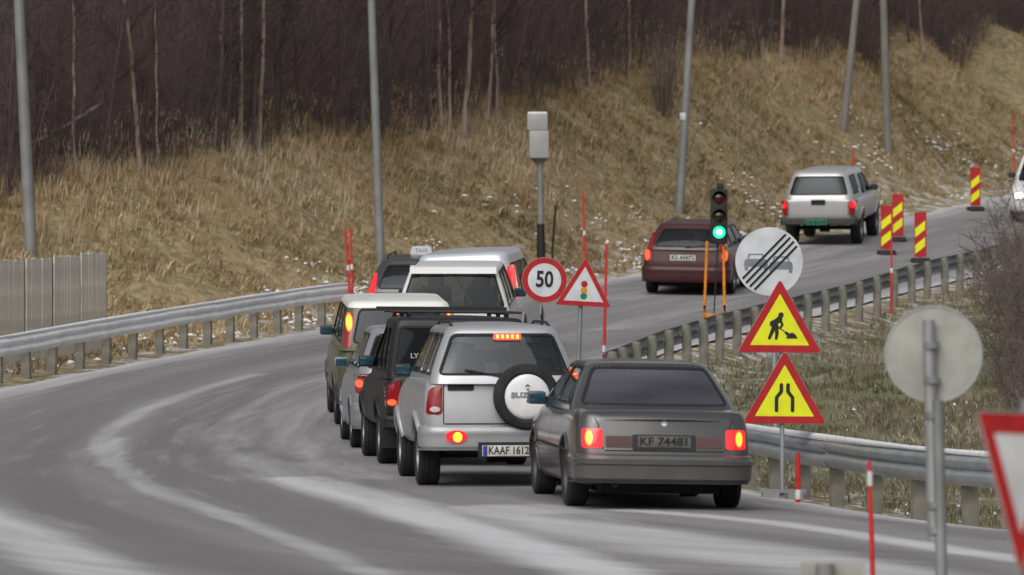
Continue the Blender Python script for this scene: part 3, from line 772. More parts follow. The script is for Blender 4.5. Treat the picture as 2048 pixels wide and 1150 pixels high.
    ub = MB(); ub.box((0, L / 2, zb_r - .02), (W * .66, L * .86, .10)); ub.tube([(-tr, ax0, wr), (tr, ax0, wr)], .05, 8); ub.tube([(-tr, ax1, wr), (tr, ax1, wr)], .05, 8)
    ub.box((0, ax0, wr), (.22, .25, .2)); ub.build('underbody', M['under'], root)
    # --- bumper
    if 'bumper' in s:
        b_ = s['bumper']; bumper_mesh(W * b_.get('k', .985), b_['y'], b_['z0'], b_['z1'], b_.get('wrap', .55), rr=b_.get('rr', .22), lip=b_.get('lip', 0)).build('rear_bumper', b_.get('m', pm), root, 35)
    for it in s.get('patches', []):
        nm, side, poly, m_, off = it[:5]; thick = it[5] if len(it) > 5 else .03
        o = patch(ct, side, poly, off, thick).build(nm, M[m_] if isinstance(m_, str) else m_, root, 35)
        for sub in (it[6] if len(it) > 6 else []):
            patch(ct, side, sub[1], sub[3], .01).build(sub[0], M[sub[2]], o, 35)
    for side, ln, wd in s.get('seams', []): ribbon(ct, side, ln, wd).build('panel_gap', M['seam'], root)
    # --- mirrors
    my = s.get('mirror_y'); mz = s.get('mirror_z')
    if my:
        for side, sx in (('left', -1), ('right', 1)):
            h, _, _ = ct.hit(side, my, mz); xx = abs(h.x) if h else W / 2
            o = bbox_part('mirror', (sx * (xx + .095), my, mz + .03), (.19, .12, .135), s.get('mirror_m', M['plastic']), root, .035)
            g = bbox_part('mirror_glass', (0, -.058, 0), (.155, .012, .10), M['mirror_blue'], o, .004)
            a = MB(); a.box((-sx * .08, .02, -.035), (.13, .05, .055)); a.build('mirror_arm', M['plastic'], o)
    s['_root'] = root; s['_ct'] = ct; s['_cabs'] = cabs
    return root, ct

def tails(x0, x1, z0, z1, m_, r=.03, core=None, core_m='amber_hot', shape=None, off=.010):
    """a pair of tail lamps, with an optional glowing core"""
    out_ = []
    for f in (lambda p: p, mir):
        poly = f(roundpoly(shape if shape else [(x0, z0), (x1, z0), (x1, z1), (x0, z1)], r, 3))
        subs = []
        if core:
            cx, cz, rx, rz = (core[0] + core[1]) / 2, (core[2] + core[3]) / 2, (core[1] - core[0]) / 2, (core[3] - core[2]) / 2
            el = lambda k: f([(cx + rx * k * math.cos(a), cz + rz * k * math.sin(a)) for a in np.linspace(0, 2 * math.pi, 21)[:-1]])
            if core_m == 'amber_hot': subs.append(('lamp_reflector', el(1.25), 'red_hot', off + .003))
            subs.append(('lamp_core', el(1.0), core_m, off + .006))
        out_.append(('tail_light', 'rear', poly, m_, off, .05, subs))
    return out_

def roof_rails(root, ct, y0, y1, hw, m_, h=.05):
    for sx in (-1, 1):
        P = []; a, _, _ = ct.hit('top', sx * hw, y0); P.append(a)
        n_ = 8
        for k in range(n_ + 1):
            y = lerp(y0 + .08, y1 - .08, k / n_); a, _, _ = ct.hit('top', sx * hw, y); P.append(a + Vector((0, 0, h)))
        a, _, _ = ct.hit('top', sx * hw, y1); P.append(a)
        MB().tube(P, .016, 6).build('roof_rail', m_, root, 50)

QUEUE = 'vehicles queued before the temporary traffic light'

# ---------- dark grey saloon at the tail of the queue
P_saloon = paint('dark grey saloon paint', (0.060, 0.060, 0.061), .35, .28, grime=.6, gh=.55, coat=.7, film=.03)
s = dict(L=4.72, W=1.75, wr=.315, wb=2.76, axle=1.0, tw=.215, paint=P_saloon, rr=.16, bow=.07, rim='steel_rim', mirror_y=3.22, mirror_z=.98, mirror_m=P_saloon,
         top=[(0, .90), (.10, .955), (.5, .975), (.9, .97), (2.2, .93), (3.5, .935), (4.2, .84), (4.72, .66)], zb=[(0, .30), (.6, .22), (3.9, .2), (4.72, .25)], lean=[(.2, .03), (.5, -.0), (.62, .03), (.95, .10)],
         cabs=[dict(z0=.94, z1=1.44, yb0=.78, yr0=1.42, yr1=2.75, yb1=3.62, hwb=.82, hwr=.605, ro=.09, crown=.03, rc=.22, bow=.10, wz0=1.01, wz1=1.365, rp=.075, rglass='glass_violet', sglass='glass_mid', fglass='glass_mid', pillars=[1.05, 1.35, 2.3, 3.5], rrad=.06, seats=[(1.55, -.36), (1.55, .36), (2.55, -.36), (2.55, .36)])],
         bumper=dict(y=-.03, z0=.27, z1=.545, wrap=.62, lip=.012),
         patches=tails(.60, .80, .60, .79, 'red_lit', .03, core=(.70, .765, .635, .77)) +
                 [('reflector_panel', 'rear', rect(.31, .57, .61, .72, .01), 'red_dark', .006), ('reflector_panel', 'rear', rect(-.57, -.31, .61, .72, .01), 'red_dark', .006),
                  ('plate_recess', 'rear', rect(-.31, .31, .585, .735, .015), 'plastic', .004),
                  ('badge', 'rear', [(.03 * math.cos(k * .63), .845 + .03 * math.sin(k * .63)) for k in range(10)], 'chrome', .008)],
         seams=[('rear', [(-.60, .59), (-.64, .82), (-.70, .94)], .010), ('rear', [(.60, .59), (.64, .82), (.70, .94)], .010), ('rear', [(-.58, .578), (.58, .578)], .012),
                ('left', [(2.3, .3), (2.3, .93)], .012), ('left', [(1.3, .75), (1.35, .93)], .012), ('left', [(3.35, .3), (3.4, .93)], .012), ('left', [(.7, .56), (3.9, .58)], .03)])
root, ct = make_car('sedan', s, (1.47, 54.6, -6.0), 'dark grey sedan with lit tail lights and violet-tinted, sheen-painted rear window, last in the queue', QUEUE)
plate(root, ct, 0, .668, .52, .11, 'KF 74481', 'plate_dirty', 'sign_black')
MB().tube([(-.48, .35, .27), (-.48, -.02, .25)], .03, 10).build('exhaust_pipe', M['under'], root)
MB().tube([(0, 1.36, 1.365), (0, 1.28, 1.345)], .014, 6).build('roof_aerial', M['plastic'], root)

# ---------- silver 4x4 with the spare wheel
P_silver = paint('silver four-by-four paint', (0.46, 0.47, 0.49), .5, .33, grime=.5, gh=.65)
s = dict(L=4.05, W=1.78, wr=.345, wb=2.48, axle=.76, tw=.235, paint=P_silver, rr=.14, bow=.05, lip=.035, mirror_y=2.85, mirror_z=1.17, mirror_m=M['plastic'],
         top=[(0, 1.13), (.3, 1.15), (2.7, 1.13), (3.0, 1.10), (3.8, .98), (4.05, .86)], zb=[(0, .50), (.5, .42), (3.6, .40), (4.05, .48)], lean=[(.4, -.02), (.7, 0), (1.15, .04)],
         cabs=[dict(z0=1.10, z1=1.745, yb0=.03, yr0=.30, yr1=2.35, yb1=3.0, hwb=.79, hwr=.57, ro=.10, crown=.035, rc=.14, bow=.05, wz0=1.20, wz1=1.62, rp=.075, rglass='glass', sglass='glass_mid', fglass='glass', pillars=[.18, .78, .86, 1.65, 2.9], rrad=.06, seats=[(.95, -.36), (.95, .36), (1.9, -.36), (1.9, .36)])],
         bumper=dict(y=-.10, z0=.40, z1=.655, wrap=.42, rr=.2, m=P_silver),
         patches=tails(.655, .80, .775, 1.085, 'red_dim', .05, shape=[(.655, .775), (.835, .775), (.80, 1.04), (.70, 1.09), (.655, 1.085)], core=(.68, .79, .80, .86), core_m='clear') +
                 [('door_handle', 'rear', rect(-.60, -.32, 1.03, 1.095, .02), 'plastic', .016), ('brake_light', 'rear', rect(-.10, .20, 1.56, 1.635, .03), 'red_lit', .012, .03)],
         seams=[('rear', [(-.645, .68), (-.64, 1.12)], .012), ('rear', [(.645, .68), (.64, 1.12)], .012), ('rear', [(-.64, .675), (.64, .675)], .014),
                ('left', [(1.62, .5), (1.62, 1.12)], .012), ('left', [(.80, .86), (.80, 1.12)], .012), ('left', [(2.75, .5), (2.75, 1.12)], .012)])
root, ct = make_car('suv', s, (-.08, 59.9, -5.5), 'silver four-wheel-drive with a round spare wheel cover on its tailgate', QUEUE)
bl = [o for o in root.children if o.name.startswith('brake_light')][0]
for k in range(5): bbox_part('diode', (-.055 + k * .053, (ct.hit('rear', .05, 1.597)[0].y) - .016, 1.597), (.03, .012, .045), M['amber_hot'], bl, .005)
sp = MB(); sp.lathe([(.24, -.20), (.27, -.215), (.325, -.20), (.348, -.15), (.350, -.05), (.33, .0), (.2, .01), (.001, .01)], 'y', n=44)
wh = sp.build('spare_wheel', M['rubber'], root, 40); wh.location = (.225, .0, .965)
cv_ = MB(); cv_.lathe([(.001, -.236), (.12, -.233), (.20, -.225), (.232, -.212), (.245, -.19), (.245, -.17)], 'y', n=44)
cv_o = cv_.build('wheel_cover', mat('pale wheel cover', (.78, .78, .79), .4, .0, var=.08, scale=5), wh, 40)
t = obj('cover_lettering', text_mesh('SUZUKI', .075, bold=.003), M['sign_grey'], wh); t.location = (-.005, -.2385, .018)
t.scale = (.34 / max(.01, t.dimensions.x), 1, 1)
em = MB()
for q in ([(-.035, .0), (.0, .032), (.035, .0), (.018, -.014), (-.002, .004), (-.018, -.012)], [(-.035, -.026), (-.016, -.04), (.002, -.024), (.018, -.038), (.035, -.028), (.0, -.066)]):
    em.prism([(x * .8, .115 + z * .8) for x, z in q], 'y', -.2385, -.2335)
em.build('cover_emblem', M['sign_grey'], wh)
MB().lathe([(.001, -.245), (.014, -.242), (.014, -.23)], 'y', (0, 0, -.045), 12).build('lock', M['plastic'], wh)
for sx, lit in ((-1, 1), (1, 1)):
    o = MB(); poly = [(sx * .52 + .115 * math.cos(a), .545 + .068 * math.sin(a)) for a in np.linspace(0, 2 * math.pi, 20)[:-1]]
    o = MB().prism(poly, 'y', -.135, -.10).build('bumper_light', M['red_lit'], root)
    MB().prism([(sx * .51 + .05 * math.cos(a), .54 + .055 * math.sin(a)) for a in np.linspace(0, 2 * math.pi, 16)[:-1]], 'y', -.142, -.13).build('lamp_core', M['amber_hot'], o)
plate(root, ct, .01, .395, .52, .115, 'KAAF 1612', 'plate_white', 'sign_black', y=-.155, blue=True)
MB().box((.01, -.11, .405), (.60, .07, .16)).build('plate_holder', M['plastic'], root)
MB().tube([(.05, .3, .36), (.05, -.12, .34), (.05, -.13, .38)], .02, 8).build('tow_bar', M['under'], root)

def wiper(root, ct, x0, x1, z0, z1, side='rear'):
    P = [ct.hit(side, lerp(x0, x1, t), lerp(z0, z1, t))[0] - Vector((0, .018, 0)) for t in np.linspace(0, 1, 6)]
    MB().tube(P, .009, 5).build('rear_wiper', M['plastic'], root)
wiper(root, ct, -.02, -.42, 1.175, 1.25)
for sx in (-1, 1): MB().tube([ct.hit('top', sx * .52, y)[0] + Vector((0, 0, .035 if 0 < k < 6 else 0)) for k, y in enumerate(np.linspace(.45, 2.3, 7))], .017, 6).build('roof_rail', M['plastic'], root, 50)

# ---------- black double-cab pickup with canopy and roof rack
P_black = paint('black pickup paint', (0.006, 0.0065, 0.008), .0, .5, grime=.06, gh=.7, coat=.03, film=.01)
s = dict(L=5.05, W=1.80, wr=.36, wb=3.0, axle=1.15, tw=.24, paint=P_black, rr=.08, bow=.02, lip=.03, mirror_y=3.65, mirror_z=1.16, mirror_m=M['plastic'],
         top=[(0, 1.06), (2.0, 1.06), (3.7, 1.06), (4.5, 1.0), (5.05, .9)], zb=[(0, .55), (.5, .46), (4.4, .42), (5.05, .5)],
         cabs=[dict(name='canopy', z0=1.03, z1=1.78, yb0=.04, yr0=.16, yr1=1.72, yb1=1.76, hwb=.85, hwr=.75, ro=.08, crown=.03, rc=.10, bow=.02, bowf=0, front=False, wz0=1.12, wz1=1.64, rp=.07, rglass='glass_black', sglass='glass_black', pillars=[.14, .95, 1.68], rrad=.05),
               dict(z0=1.03, z1=1.75, yb0=1.80, yr0=1.84, yr1=3.1, yb1=3.85, hwb=.81, hwr=.64, ro=.09, crown=.03, rc=.12, bow=0, wz0=1.12, wz1=1.60, rglass='glass_black', sglass='glass_black', fglass='glass_black', pillars=[1.9, 2.65, 3.7], seats=[(2.2, -.36), (2.2, .36), (2.95, -.36), (2.95, .36)])],
         bumper=dict(y=-.10, z0=.44, z1=.60, wrap=.25, rr=.1, m=M['plastic']),
         patches=tails(.70, .87, .70, 1.0, 'red_dim', .02, core=(.74, .85, .72, .79), core_m='red_hot') + [('tailgate_handle', 'rear', rect(-.14, .14, .93, 1.0, .02), 'plastic', .016)],
         seams=[('rear', [(-.69, .62), (-.69, 1.03)], .014), ('rear', [(.69, .62), (.69, 1.03)], .014), ('left', [(1.78, .5), (1.78, 1.05)], .014), ('left', [(2.65, .5), (2.65, 1.05)], .012), ('left', [(3.7, .5), (3.7, 1.05)], .012)])
root, ct = make_car('pickup_truck', s, (-.62, 66.3, -5.0), 'black pickup with dark glazed canopy and a roof rack', QUEUE, 'pickup')
h = ct.hit('rear', -.45, 1.30)[0]; t = obj('window_lettering', text_mesh('LYFTREF', .085, bold=.002), M['lettering'], root); t.location = (-.42, h.y - .012, 1.30); t.rotation_euler = (R(-14), 0, 0)
rk = MB()
for sx in (-1, 1): rk.tube([(sx * .58, .35, 1.80), (sx * .58, 3.0, 1.80)], .016, 6)
rk.build('rack_rail', M['plastic'], root)
for k in range(10):
    y = .4 + k * .285; MB().tube([(-.70, y, 1.815), (.76, y, 1.815)], .016, 6).build('rack_bar', M['plastic'], root)
for y in (.45, 1.6, 2.9):
    for sx in (-1, 1): MB().box((sx * .58, y, 1.78), (.05, .08, .10)).build('rack_foot', M['plastic'], root)
MB().box((0, 2.95, 1.845), (1.6, .09, .05)).build('light_bar', M['plastic'], root)
plate(root, ct, 0, .50, .5, .11, 'KE 50213', 'plate_dirty', 'sign_black', y=-.155)
for sx in (-1, 1): MB().box((sx * .76, .72, .34), (.26, .02, .28)).build('mud_flap', M['rubber'], root)

# ---------- light grey compact
P_grey = paint('light grey compact paint', (0.33, 0.35, 0.38), .5, .28, grime=.45, gh=.55)
s = dict(L=4.0, W=1.70, wr=.30, wb=2.55, axle=.70, tw=.195, paint=P_grey, rr=.22, bow=.09, mirror_y=2.75, mirror_z=1.03, mirror_m=P_grey,
         top=[(0, .98), (.3, 1.0), (2.6, .98), (3.2, .93), (3.8, .78), (4.0, .66)], zb=[(0, .32), (.5, .22), (3.6, .2), (4.0, .26)], lean=[(.2, 0), (.6, .0), (1.0, .06)],
         cabs=[dict(z0=.95, z1=1.60, yb0=.06, yr0=.52, yr1=2.15, yb1=3.1, hwb=.78, hwr=.56, ro=.10, crown=.035, rc=.22, bow=.09, wz0=1.06, wz1=1.48, rp=.09, rglass='glass', sglass='glass_mid', pillars=[.2, .7, 1.6, 2.95], seats=[(.95, -.34), (.95, .34), (1.85, -.34), (1.85, .34)])],
         bumper=dict(y=-.05, z0=.27, z1=.60, wrap=.45, rr=.26),
         patches=tails(.62, .80, .72, .98, 'red_dim', .05, core=(.70, .80, .80, .90), core_m='red_hot') + [('brake_light', 'rear', rect(-.14, .14, 1.50, 1.54, .01), 'red_lit', .012)],
         seams=[('rear', [(-.6, .62), (-.6, .96)], .01), ('rear', [(.6, .62), (.6, .96)], .01), ('left', [(1.6, .35), (1.6, .97)], .012), ('left', [(.72, .7), (.72, .97)], .012), ('left', [(2.75, .35), (2.75, .95)], .012)])
root, ct = make_car('hatchback', s, (-1.22, 73.0, -4.5), 'light grey hatchback squeezed between the black pickup and the olive green car', QUEUE)
plate(root, ct, 0, .72, .5, .11, 'DN 48027', 'plate_white', 'sign_black')
wiper(root, ct, .0, -.4, 1.04, 1.10)

# ---------- olive green people carrier with pale roof
P_olive = paint('olive green paint', (0.085, 0.095, 0.05), .3, .32, grime=.4, gh=.55)
P_cream = paint('olive and cream two-tone paint', (0.74, 0.74, 0.70), .0, .4, grime=.08, gh=.2, film=.02)
pn_ = P_cream.node_tree.nodes; pl2_ = P_cream.node_tree.links; _m = [q for q in pn_ if q.type == 'MIX'][0]; _z = [q for q in pn_ if q.type == 'SEPXYZ'][0]
_g = pn_.new('ShaderNodeMath'); _g.operation = 'GREATER_THAN'; _g.inputs[1].default_value = 1.69; pl2_.new(_z.outputs['Z'], _g.inputs[0])
pl2_.new(MX(pn_, pl2_, _g.outputs[0], (0.085, 0.095, 0.05), (0.74, 0.74, 0.70)), _m.inputs['A'])
s = dict(L=4.5, W=1.80, wr=.345, wb=2.65, axle=.82, tw=.22, paint=P_olive, rr=.16, bow=.06, lip=.02, mirror_y=3.0, mirror_z=1.2, mirror_m=M['greyplastic'],
         top=[(0, 1.12), (.3, 1.14), (3.0, 1.12), (3.6, 1.06), (4.3, .95), (4.5, .84)], zb=[(0, .42), (.5, .33), (4.0, .32), (4.5, .4)], lean=[(.3, 0), (.7, 0), (1.12, .03)],
         cabs=[dict(z0=1.09, z1=1.82, paint=P_cream, yb0=.03, yr0=.20, yr1=2.5, yb1=3.4, hwb=.835, hwr=.70, ro=.10, crown=.04, rc=.14, bow=.06, wz0=1.20, wz1=1.67, rp=.17, rglass='glass_mid', sglass='glass_mid', pillars=[.2, 1.0, 1.95, 3.2], seats=[(.9, -.36), (.9, .36), (2.1, -.36), (2.1, .36)])],
         bumper=dict(y=-.08, z0=.36, z1=.66, wrap=.45, rr=.2, m=M['greyplastic']),
         patches=tails(.69, .80, 1.14, 1.60, 'red_dim', .04, shape=[(.68, 1.14), (.80, 1.14), (.745, 1.62), (.64, 1.62)], core=(.665, .745, 1.38, 1.60), core_m='amber_hot') +
                 [('brake_light', 'rear', rect(-.10, .06, 1.60, 1.68, .02), 'red_hot', .014, .03, [('lamp_core', rect(-.07, .03, 1.615, 1.665, .015), 'amber_hot', .018)])],
         seams=[('left', [(1.95, .5), (1.95, 1.1)], .012), ('left', [(1.0, .8), (1.0, 1.1)], .012), ('left', [(3.0, .5), (3.0, 1.1)], .012)])
root, ct = make_car('people_carrier', s, (-1.58, 79.5, -4.0), 'olive green estate with a cream roof and tall glowing tail lights', QUEUE)
plate(root, ct, 0, .80, .5, .11, 'DK 39615', 'plate_white', 'sign_black')

# ---------- white 4x4 with the big rear pane
P_white = paint('white paint', (0.70, 0.71, 0.70), .0, .38, grime=.35, gh=.65)
s = dict(L=4.7, W=1.80, wr=.37, wb=2.7, axle=.95, tw=.24, paint=P_white, rr=.10, bow=.03, lip=.025, mirror_y=3.3, mirror_z=1.3, mirror_m=M['plastic'],
         top=[(0, 1.24), (3.3, 1.24), (4.3, 1.12), (4.7, 1.0)], zb=[(0, .5), (.5, .44), (4.2, .42), (4.7, .5)],
         cabs=[dict(z0=1.21, z1=1.90, yb0=.03, yr0=.22, yr1=2.7, yb1=3.4, hwb=.86, hwr=.66, ro=.09, crown=.035, rc=.09, bow=.02, wz0=1.29, wz1=1.80, rp=.06, rglass='glass_smoke', sglass='glass_smoke', fglass='glass_clear', pillars=[.2, 1.15, 2.1, 3.2], rrad=.05, seats=[(1.2, .36), (2.2, -.36), (2.2, .36)])],
         bumper=dict(y=-.10, z0=.46, z1=.64, wrap=.3, rr=.12, m=M['greyplastic']),
         patches=tails(.70, .85, .80, 1.1, 'red_lit', .02),
         seams=[('rear', [(0, .66), (0, 1.24)], .012)])
root, ct = make_car('off_road_wagon', s, (-.90, 86.2, 2.0), 'white boxy off-roader with a wide black-looking rear pane and roof lip', QUEUE)
sp_ = MB(); sp_.prism([(.10, 1.80), (.13, 1.90), (.40, 1.915), (.40, 1.88)], 'x', -.66, .66); sp_.build('roof_lip', P_white, root)
MB().tube([(.02, .5, 1.75), (.28, .42, 1.28)], .02, 6).build('load_strap', mat('yellow strap', (.34, .33, .08), .8), root)
plate(root, ct, 0, .78, .5, .11, 'DH 30714', 'plate_white', 'sign_black')

# ---------- pale silver van
P_van = paint('pale silver van paint', (0.60, 0.63, 0.68), .3, .3, grime=.35, gh=.55)
s = dict(L=4.7, W=1.84, wr=.33, wb=2.85, axle=.85, tw=.21, paint=P_van, rr=.16, bow=.06, mirror_y=3.3, mirror_z=1.15, mirror_m=P_van,
         top=[(0, 1.06), (3.2, 1.05), (4.3, .9), (4.7, .75)], zb=[(0, .38), (.5, .28), (4.2, .26), (4.7, .32)], lean=[(.3, 0), (.7, 0), (1.06, .03)],
         cabs=[dict(z0=1.03, z1=1.83, yb0=.04, yr0=.30, yr1=2.6, yb1=3.7, hwb=.86, hwr=.72, ro=.11, crown=.04, rc=.15, bow=.05, wz0=1.12, wz1=1.58, rp=.135, rglass='glass_dark', sglass='glass_dark', pillars=[.25, 1.2, 2.2, 3.5])],
         bumper=dict(y=-.08, z0=.32, z1=.66, wrap=.45, rr=.22),
         patches=tails(.7, .86, .98, 1.56, 'red_lit', .03, shape=[(.725, .98), (.875, .98), (.80, 1.56), (.735, 1.56)], core=(.76, .83, 1.03, 1.14), core_m='amber_hot'))
root, ct = make_car('minivan', s, (-.76, 93.0, 6.0), 'pale silver minivan with long red tail lights beside its dark rear window', QUEUE, 'van')
plate(root, ct, 0, .78, .5, .11, 'DL 22094', 'plate_white', 'sign_black')

# ---------- dark taxi estate at the head
P_taxi = paint('charcoal taxi paint', (0.04, 0.043, 0.05), .3, .3, grime=.45, gh=.55)
def estate(pm, H, lit, core, **k):
    d = dict(L=4.75, W=1.84, wr=.32, wb=2.76, axle=.98, tw=.21, paint=pm, rr=.16, bow=.06, mirror_y=3.2, mirror_z=1.0, mirror_m=M['plastic'],
         top=[(0, .96), (.4, .97), (3.4, .95), (4.3, .82), (4.75, .66)], zb=[(0, .32), (.5, .24), (4.2, .22), (4.75, .28)], lean=[(.3, 0), (.6, 0), (.96, .05)],
         cabs=[dict(z0=.93, z1=H - .02, yb0=.07, yr0=.52, yr1=2.75, yb1=3.6, hwb=.82, hwr=.60, ro=.09, crown=.03, rc=.16, bow=.06, wz0=1.0, wz1=H - .15, rp=.15, rglass='glass_mid', sglass='glass_mid', pillars=[.25, 1.25, 2.2, 3.45], seats=[(1.35, -.36), (1.35, .36), (2.4, -.36), (2.4, .36)])],
         bumper=dict(y=-.06, z0=.28, z1=.60, wrap=.5, rr=.24, m=k.get('bm', M['greyplastic'])),
         patches=tails(0, 0, 0, 0, lit, .03, shape=[(.70, .70), (.87, .70), (.85, .90), (.735, 1.26), (.67, 1.26), (.69, .93)], core=core, core_m=k.get('cm', 'amber_hot')),
         seams=[('rear', [(-.68, .62), (-.69, .95)], .01), ('rear', [(.68, .62), (.69, .95)], .01)])
    return d
s = estate(P_taxi, 1.55, 'red_lit', (.76, .84, .72, .90), cm='red_hot')
root, ct = make_car('taxi', s, (-1.72, 99.3, 3.0), 'charcoal estate taxi with a white roof sign, first in the queue', QUEUE, 'taxi')
roof_rails(root, ct, .7, 2.7, .52, M['plastic'])
zt = ct.hit('top', 0, 1.9)[0].z
tx = MB(); tx.prism(roundpoly([(-.20, 0), (.20, 0), (.17, .15), (-.17, .15)], .03, 3), 'y', 1.82, 1.98); o = tx.build('taxi_sign', M['sign_white'], root, 30); o.location.z = zt - .005
t = obj('sign_lettering', text_mesh('TAXI', .10, bold=.002), M['sign_grey'], o); t.location = (0, 1.8185, .075)
plate(root, ct, 0, .76, .5, .11, 'ZT 20391', 'plate_white', 'sign_black')

# ---------- maroon estate that has passed the signal
P_maroon = paint('maroon paint', (0.048, 0.003, 0.008), .0, .35, coat=.2, film=.03, grime=.15, gh=.55)
s = estate(P_maroon, 1.50, 'red_dim', (.74, .85, .71, .93), bm=P_maroon, cm='red_hot')
root, ct = make_car('estate_car', s, (3.52, 115.0, 9.0), 'maroon estate with roof rails driving past the green traffic light')
roof_rails(root, ct, .7, 2.7, .53, M['alloy'])
wiper(root, ct, .0, .42, .98, 1.03)
plate(root, ct, -.06, .77, .52, .115, 'KE 45872', 'plate_white', 'sign_black')

# ---------- silver pickup further up
P_silver2 = paint('silver pickup paint', (0.50, 0.50, 0.51), .45, .35, grime=.5, gh=.8)
s = dict(L=5.1, W=1.83, wr=.395, wb=3.08, axle=1.2, tw=.25, paint=P_silver2, rr=.10, bow=.03, lip=.035, mirror_y=3.7, mirror_z=1.2, mirror_m=M['plastic'],
         top=[(0, 1.12), (2.0, 1.12), (3.8, 1.12), (4.6, 1.04), (5.1, .92)], zb=[(0, .68), (.5, .58), (4.4, .52), (5.1, .6)],
         cabs=[dict(name='canopy', z0=1.09, z1=1.83, yb0=.05, yr0=.34, yr1=1.72, yb1=1.80, hwb=.83, hwr=.64, ro=.15, crown=.045, rc=.20, bow=.03, bowf=0, front=False, wz0=1.24, wz1=1.66, rp=.11, rglass='glass_dark', sglass='glass_dark', pillars=[.3, 1.6], rrad=.06),
               dict(z0=1.09, z1=1.80, yb0=1.84, yr0=1.88, yr1=3.15, yb1=3.9, hwb=.82, hwr=.63, ro=.14, crown=.03, rc=.12, bow=0, wz0=1.18, wz1=1.62, rglass='glass_dark', sglass='glass_dark', pillars=[1.95, 2.7, 3.75])],
         bumper=dict(y=-.12, z0=.53, z1=.70, wrap=.25, rr=.1, m=M['greyplastic']),
         patches=tails(.73, .89, .74, 1.10, 'red_dim', .03, core=(.75, .88, .92, 1.09), core_m='red_lit') + [('tailgate_badge', 'rear', rect(-.17, .17, 1.0, 1.12, .015), 'plastic', .015)],
         seams=[('rear', [(-.71, .68), (-.71, 1.1)], .014), ('rear', [(.71, .68), (.71, 1.1)], .014), ('right', [(1.82, .55), (1.82, 1.1)], .014), ('right', [(2.7, .55), (2.7, 1.1)], .012)])
root, ct = make_car('pickup_truck', s, (7.30, 134.5, 10.5), 'silver pickup with canopy and green license plate driving past the striped marker boards', None, 'pickup')
plate(root, ct, -.03, .60, .5, .14, 'NF 83104', 'plate_green', 'sign_black', y=-.17)

# ---------- white van facing us in the closed lane
s = dict(L=4.6, W=1.86, wr=.34, wb=2.8, axle=.9, tw=.21, paint=P_white, rr=.16, bow=.05, mirror_y=3.3, mirror_z=1.15, mirror_m=M['plastic'],
         top=[(0, 1.06), (3.3, 1.05), (4.2, .93), (4.6, .78)], zb=[(0, .38), (.5, .28), (4.2, .26), (4.6, .32)],
         cabs=[dict(z0=1.03, z1=1.90, yb0=.04, yr0=.20, yr1=2.5, yb1=3.65, hwb=.87, hwr=.70, ro=.12, crown=.04, rc=.15, wz0=1.12, wz1=1.72, rglass='glass_dark', sglass='glass_dark', fglass='glass_mid', pillars=[.25, 1.2, 2.2, 3.5], seats=[(2.5, -.36), (2.5, .36)])],
         bumper=dict(y=-.08, z0=.32, z1=.66, wrap=.45, rr=.22),
         patches=[('headlight', 'front', rect(.50, .80, .64, .80, .04), 'clear', .01, .04, [('lamp_core', rect(.54, .74, .66, .78, .03), 'head_hot', .02)]), ('headlight', 'front', rect(-.80, -.50, .64, .80, .04), 'clear', .01, .04, [('lamp_core', rect(-.74, -.54, .66, .78, .03), 'head_hot', .02)])])
make_car('van', s, (14.42, 148.6, 191.0), 'white van facing down the road with a lit headlight beyond the marker boards', None, 'van')

# ================================================================== guardrails
WPROF = [(0.0, .0), (.012, .02), (.055, .055), (.065, .085), (.055, .115), (.012, .145), (.004, .155), (.012, .165), (.055, .195), (.065, .225), (.055, .255), (.012, .29), (0.0, .31)]
def wbeam(path, side, m, parent, name='rail_segment'):
    """W-shaped beam along a path of (x,y,ztop); side=+1 bulges to the left of travel"""
    V = []; Fc = []; n_ = len(WPROF)
    for i, p in enumerate(path):
        a, b_ = path[max(0, i - 1)], path[min(len(path) - 1, i + 1)]; t = Vector((b_[0] - a[0], b_[1] - a[1])).normalized(); nn = Vector((-t.y, t.x)) * side
        for o_, z in WPROF: V.append((p[0] + nn.x * o_, p[1] + nn.y * o_, p[2] - .31 + z))
        for o_, z in WPROF[::-1]: V.append((p[0] + nn.x * (o_ - .008), p[1] + nn.y * (o_ - .008), p[2] - .31 + z))
    m_ = 2 * n_
    for i in range(len(path) - 1):
        for k in range(m_):
            a = i * m_ + k; b_ = i * m_ + (k + 1) % m_; Fc.append((a, b_, b_ + m_, a + m_))
    Fc.append(tuple(range(m_))); Fc.append(tuple((len(path) - 1) * m_ + k for k in range(m_)))
    return MB().add(V, Fc).build(name, m, parent, 50)

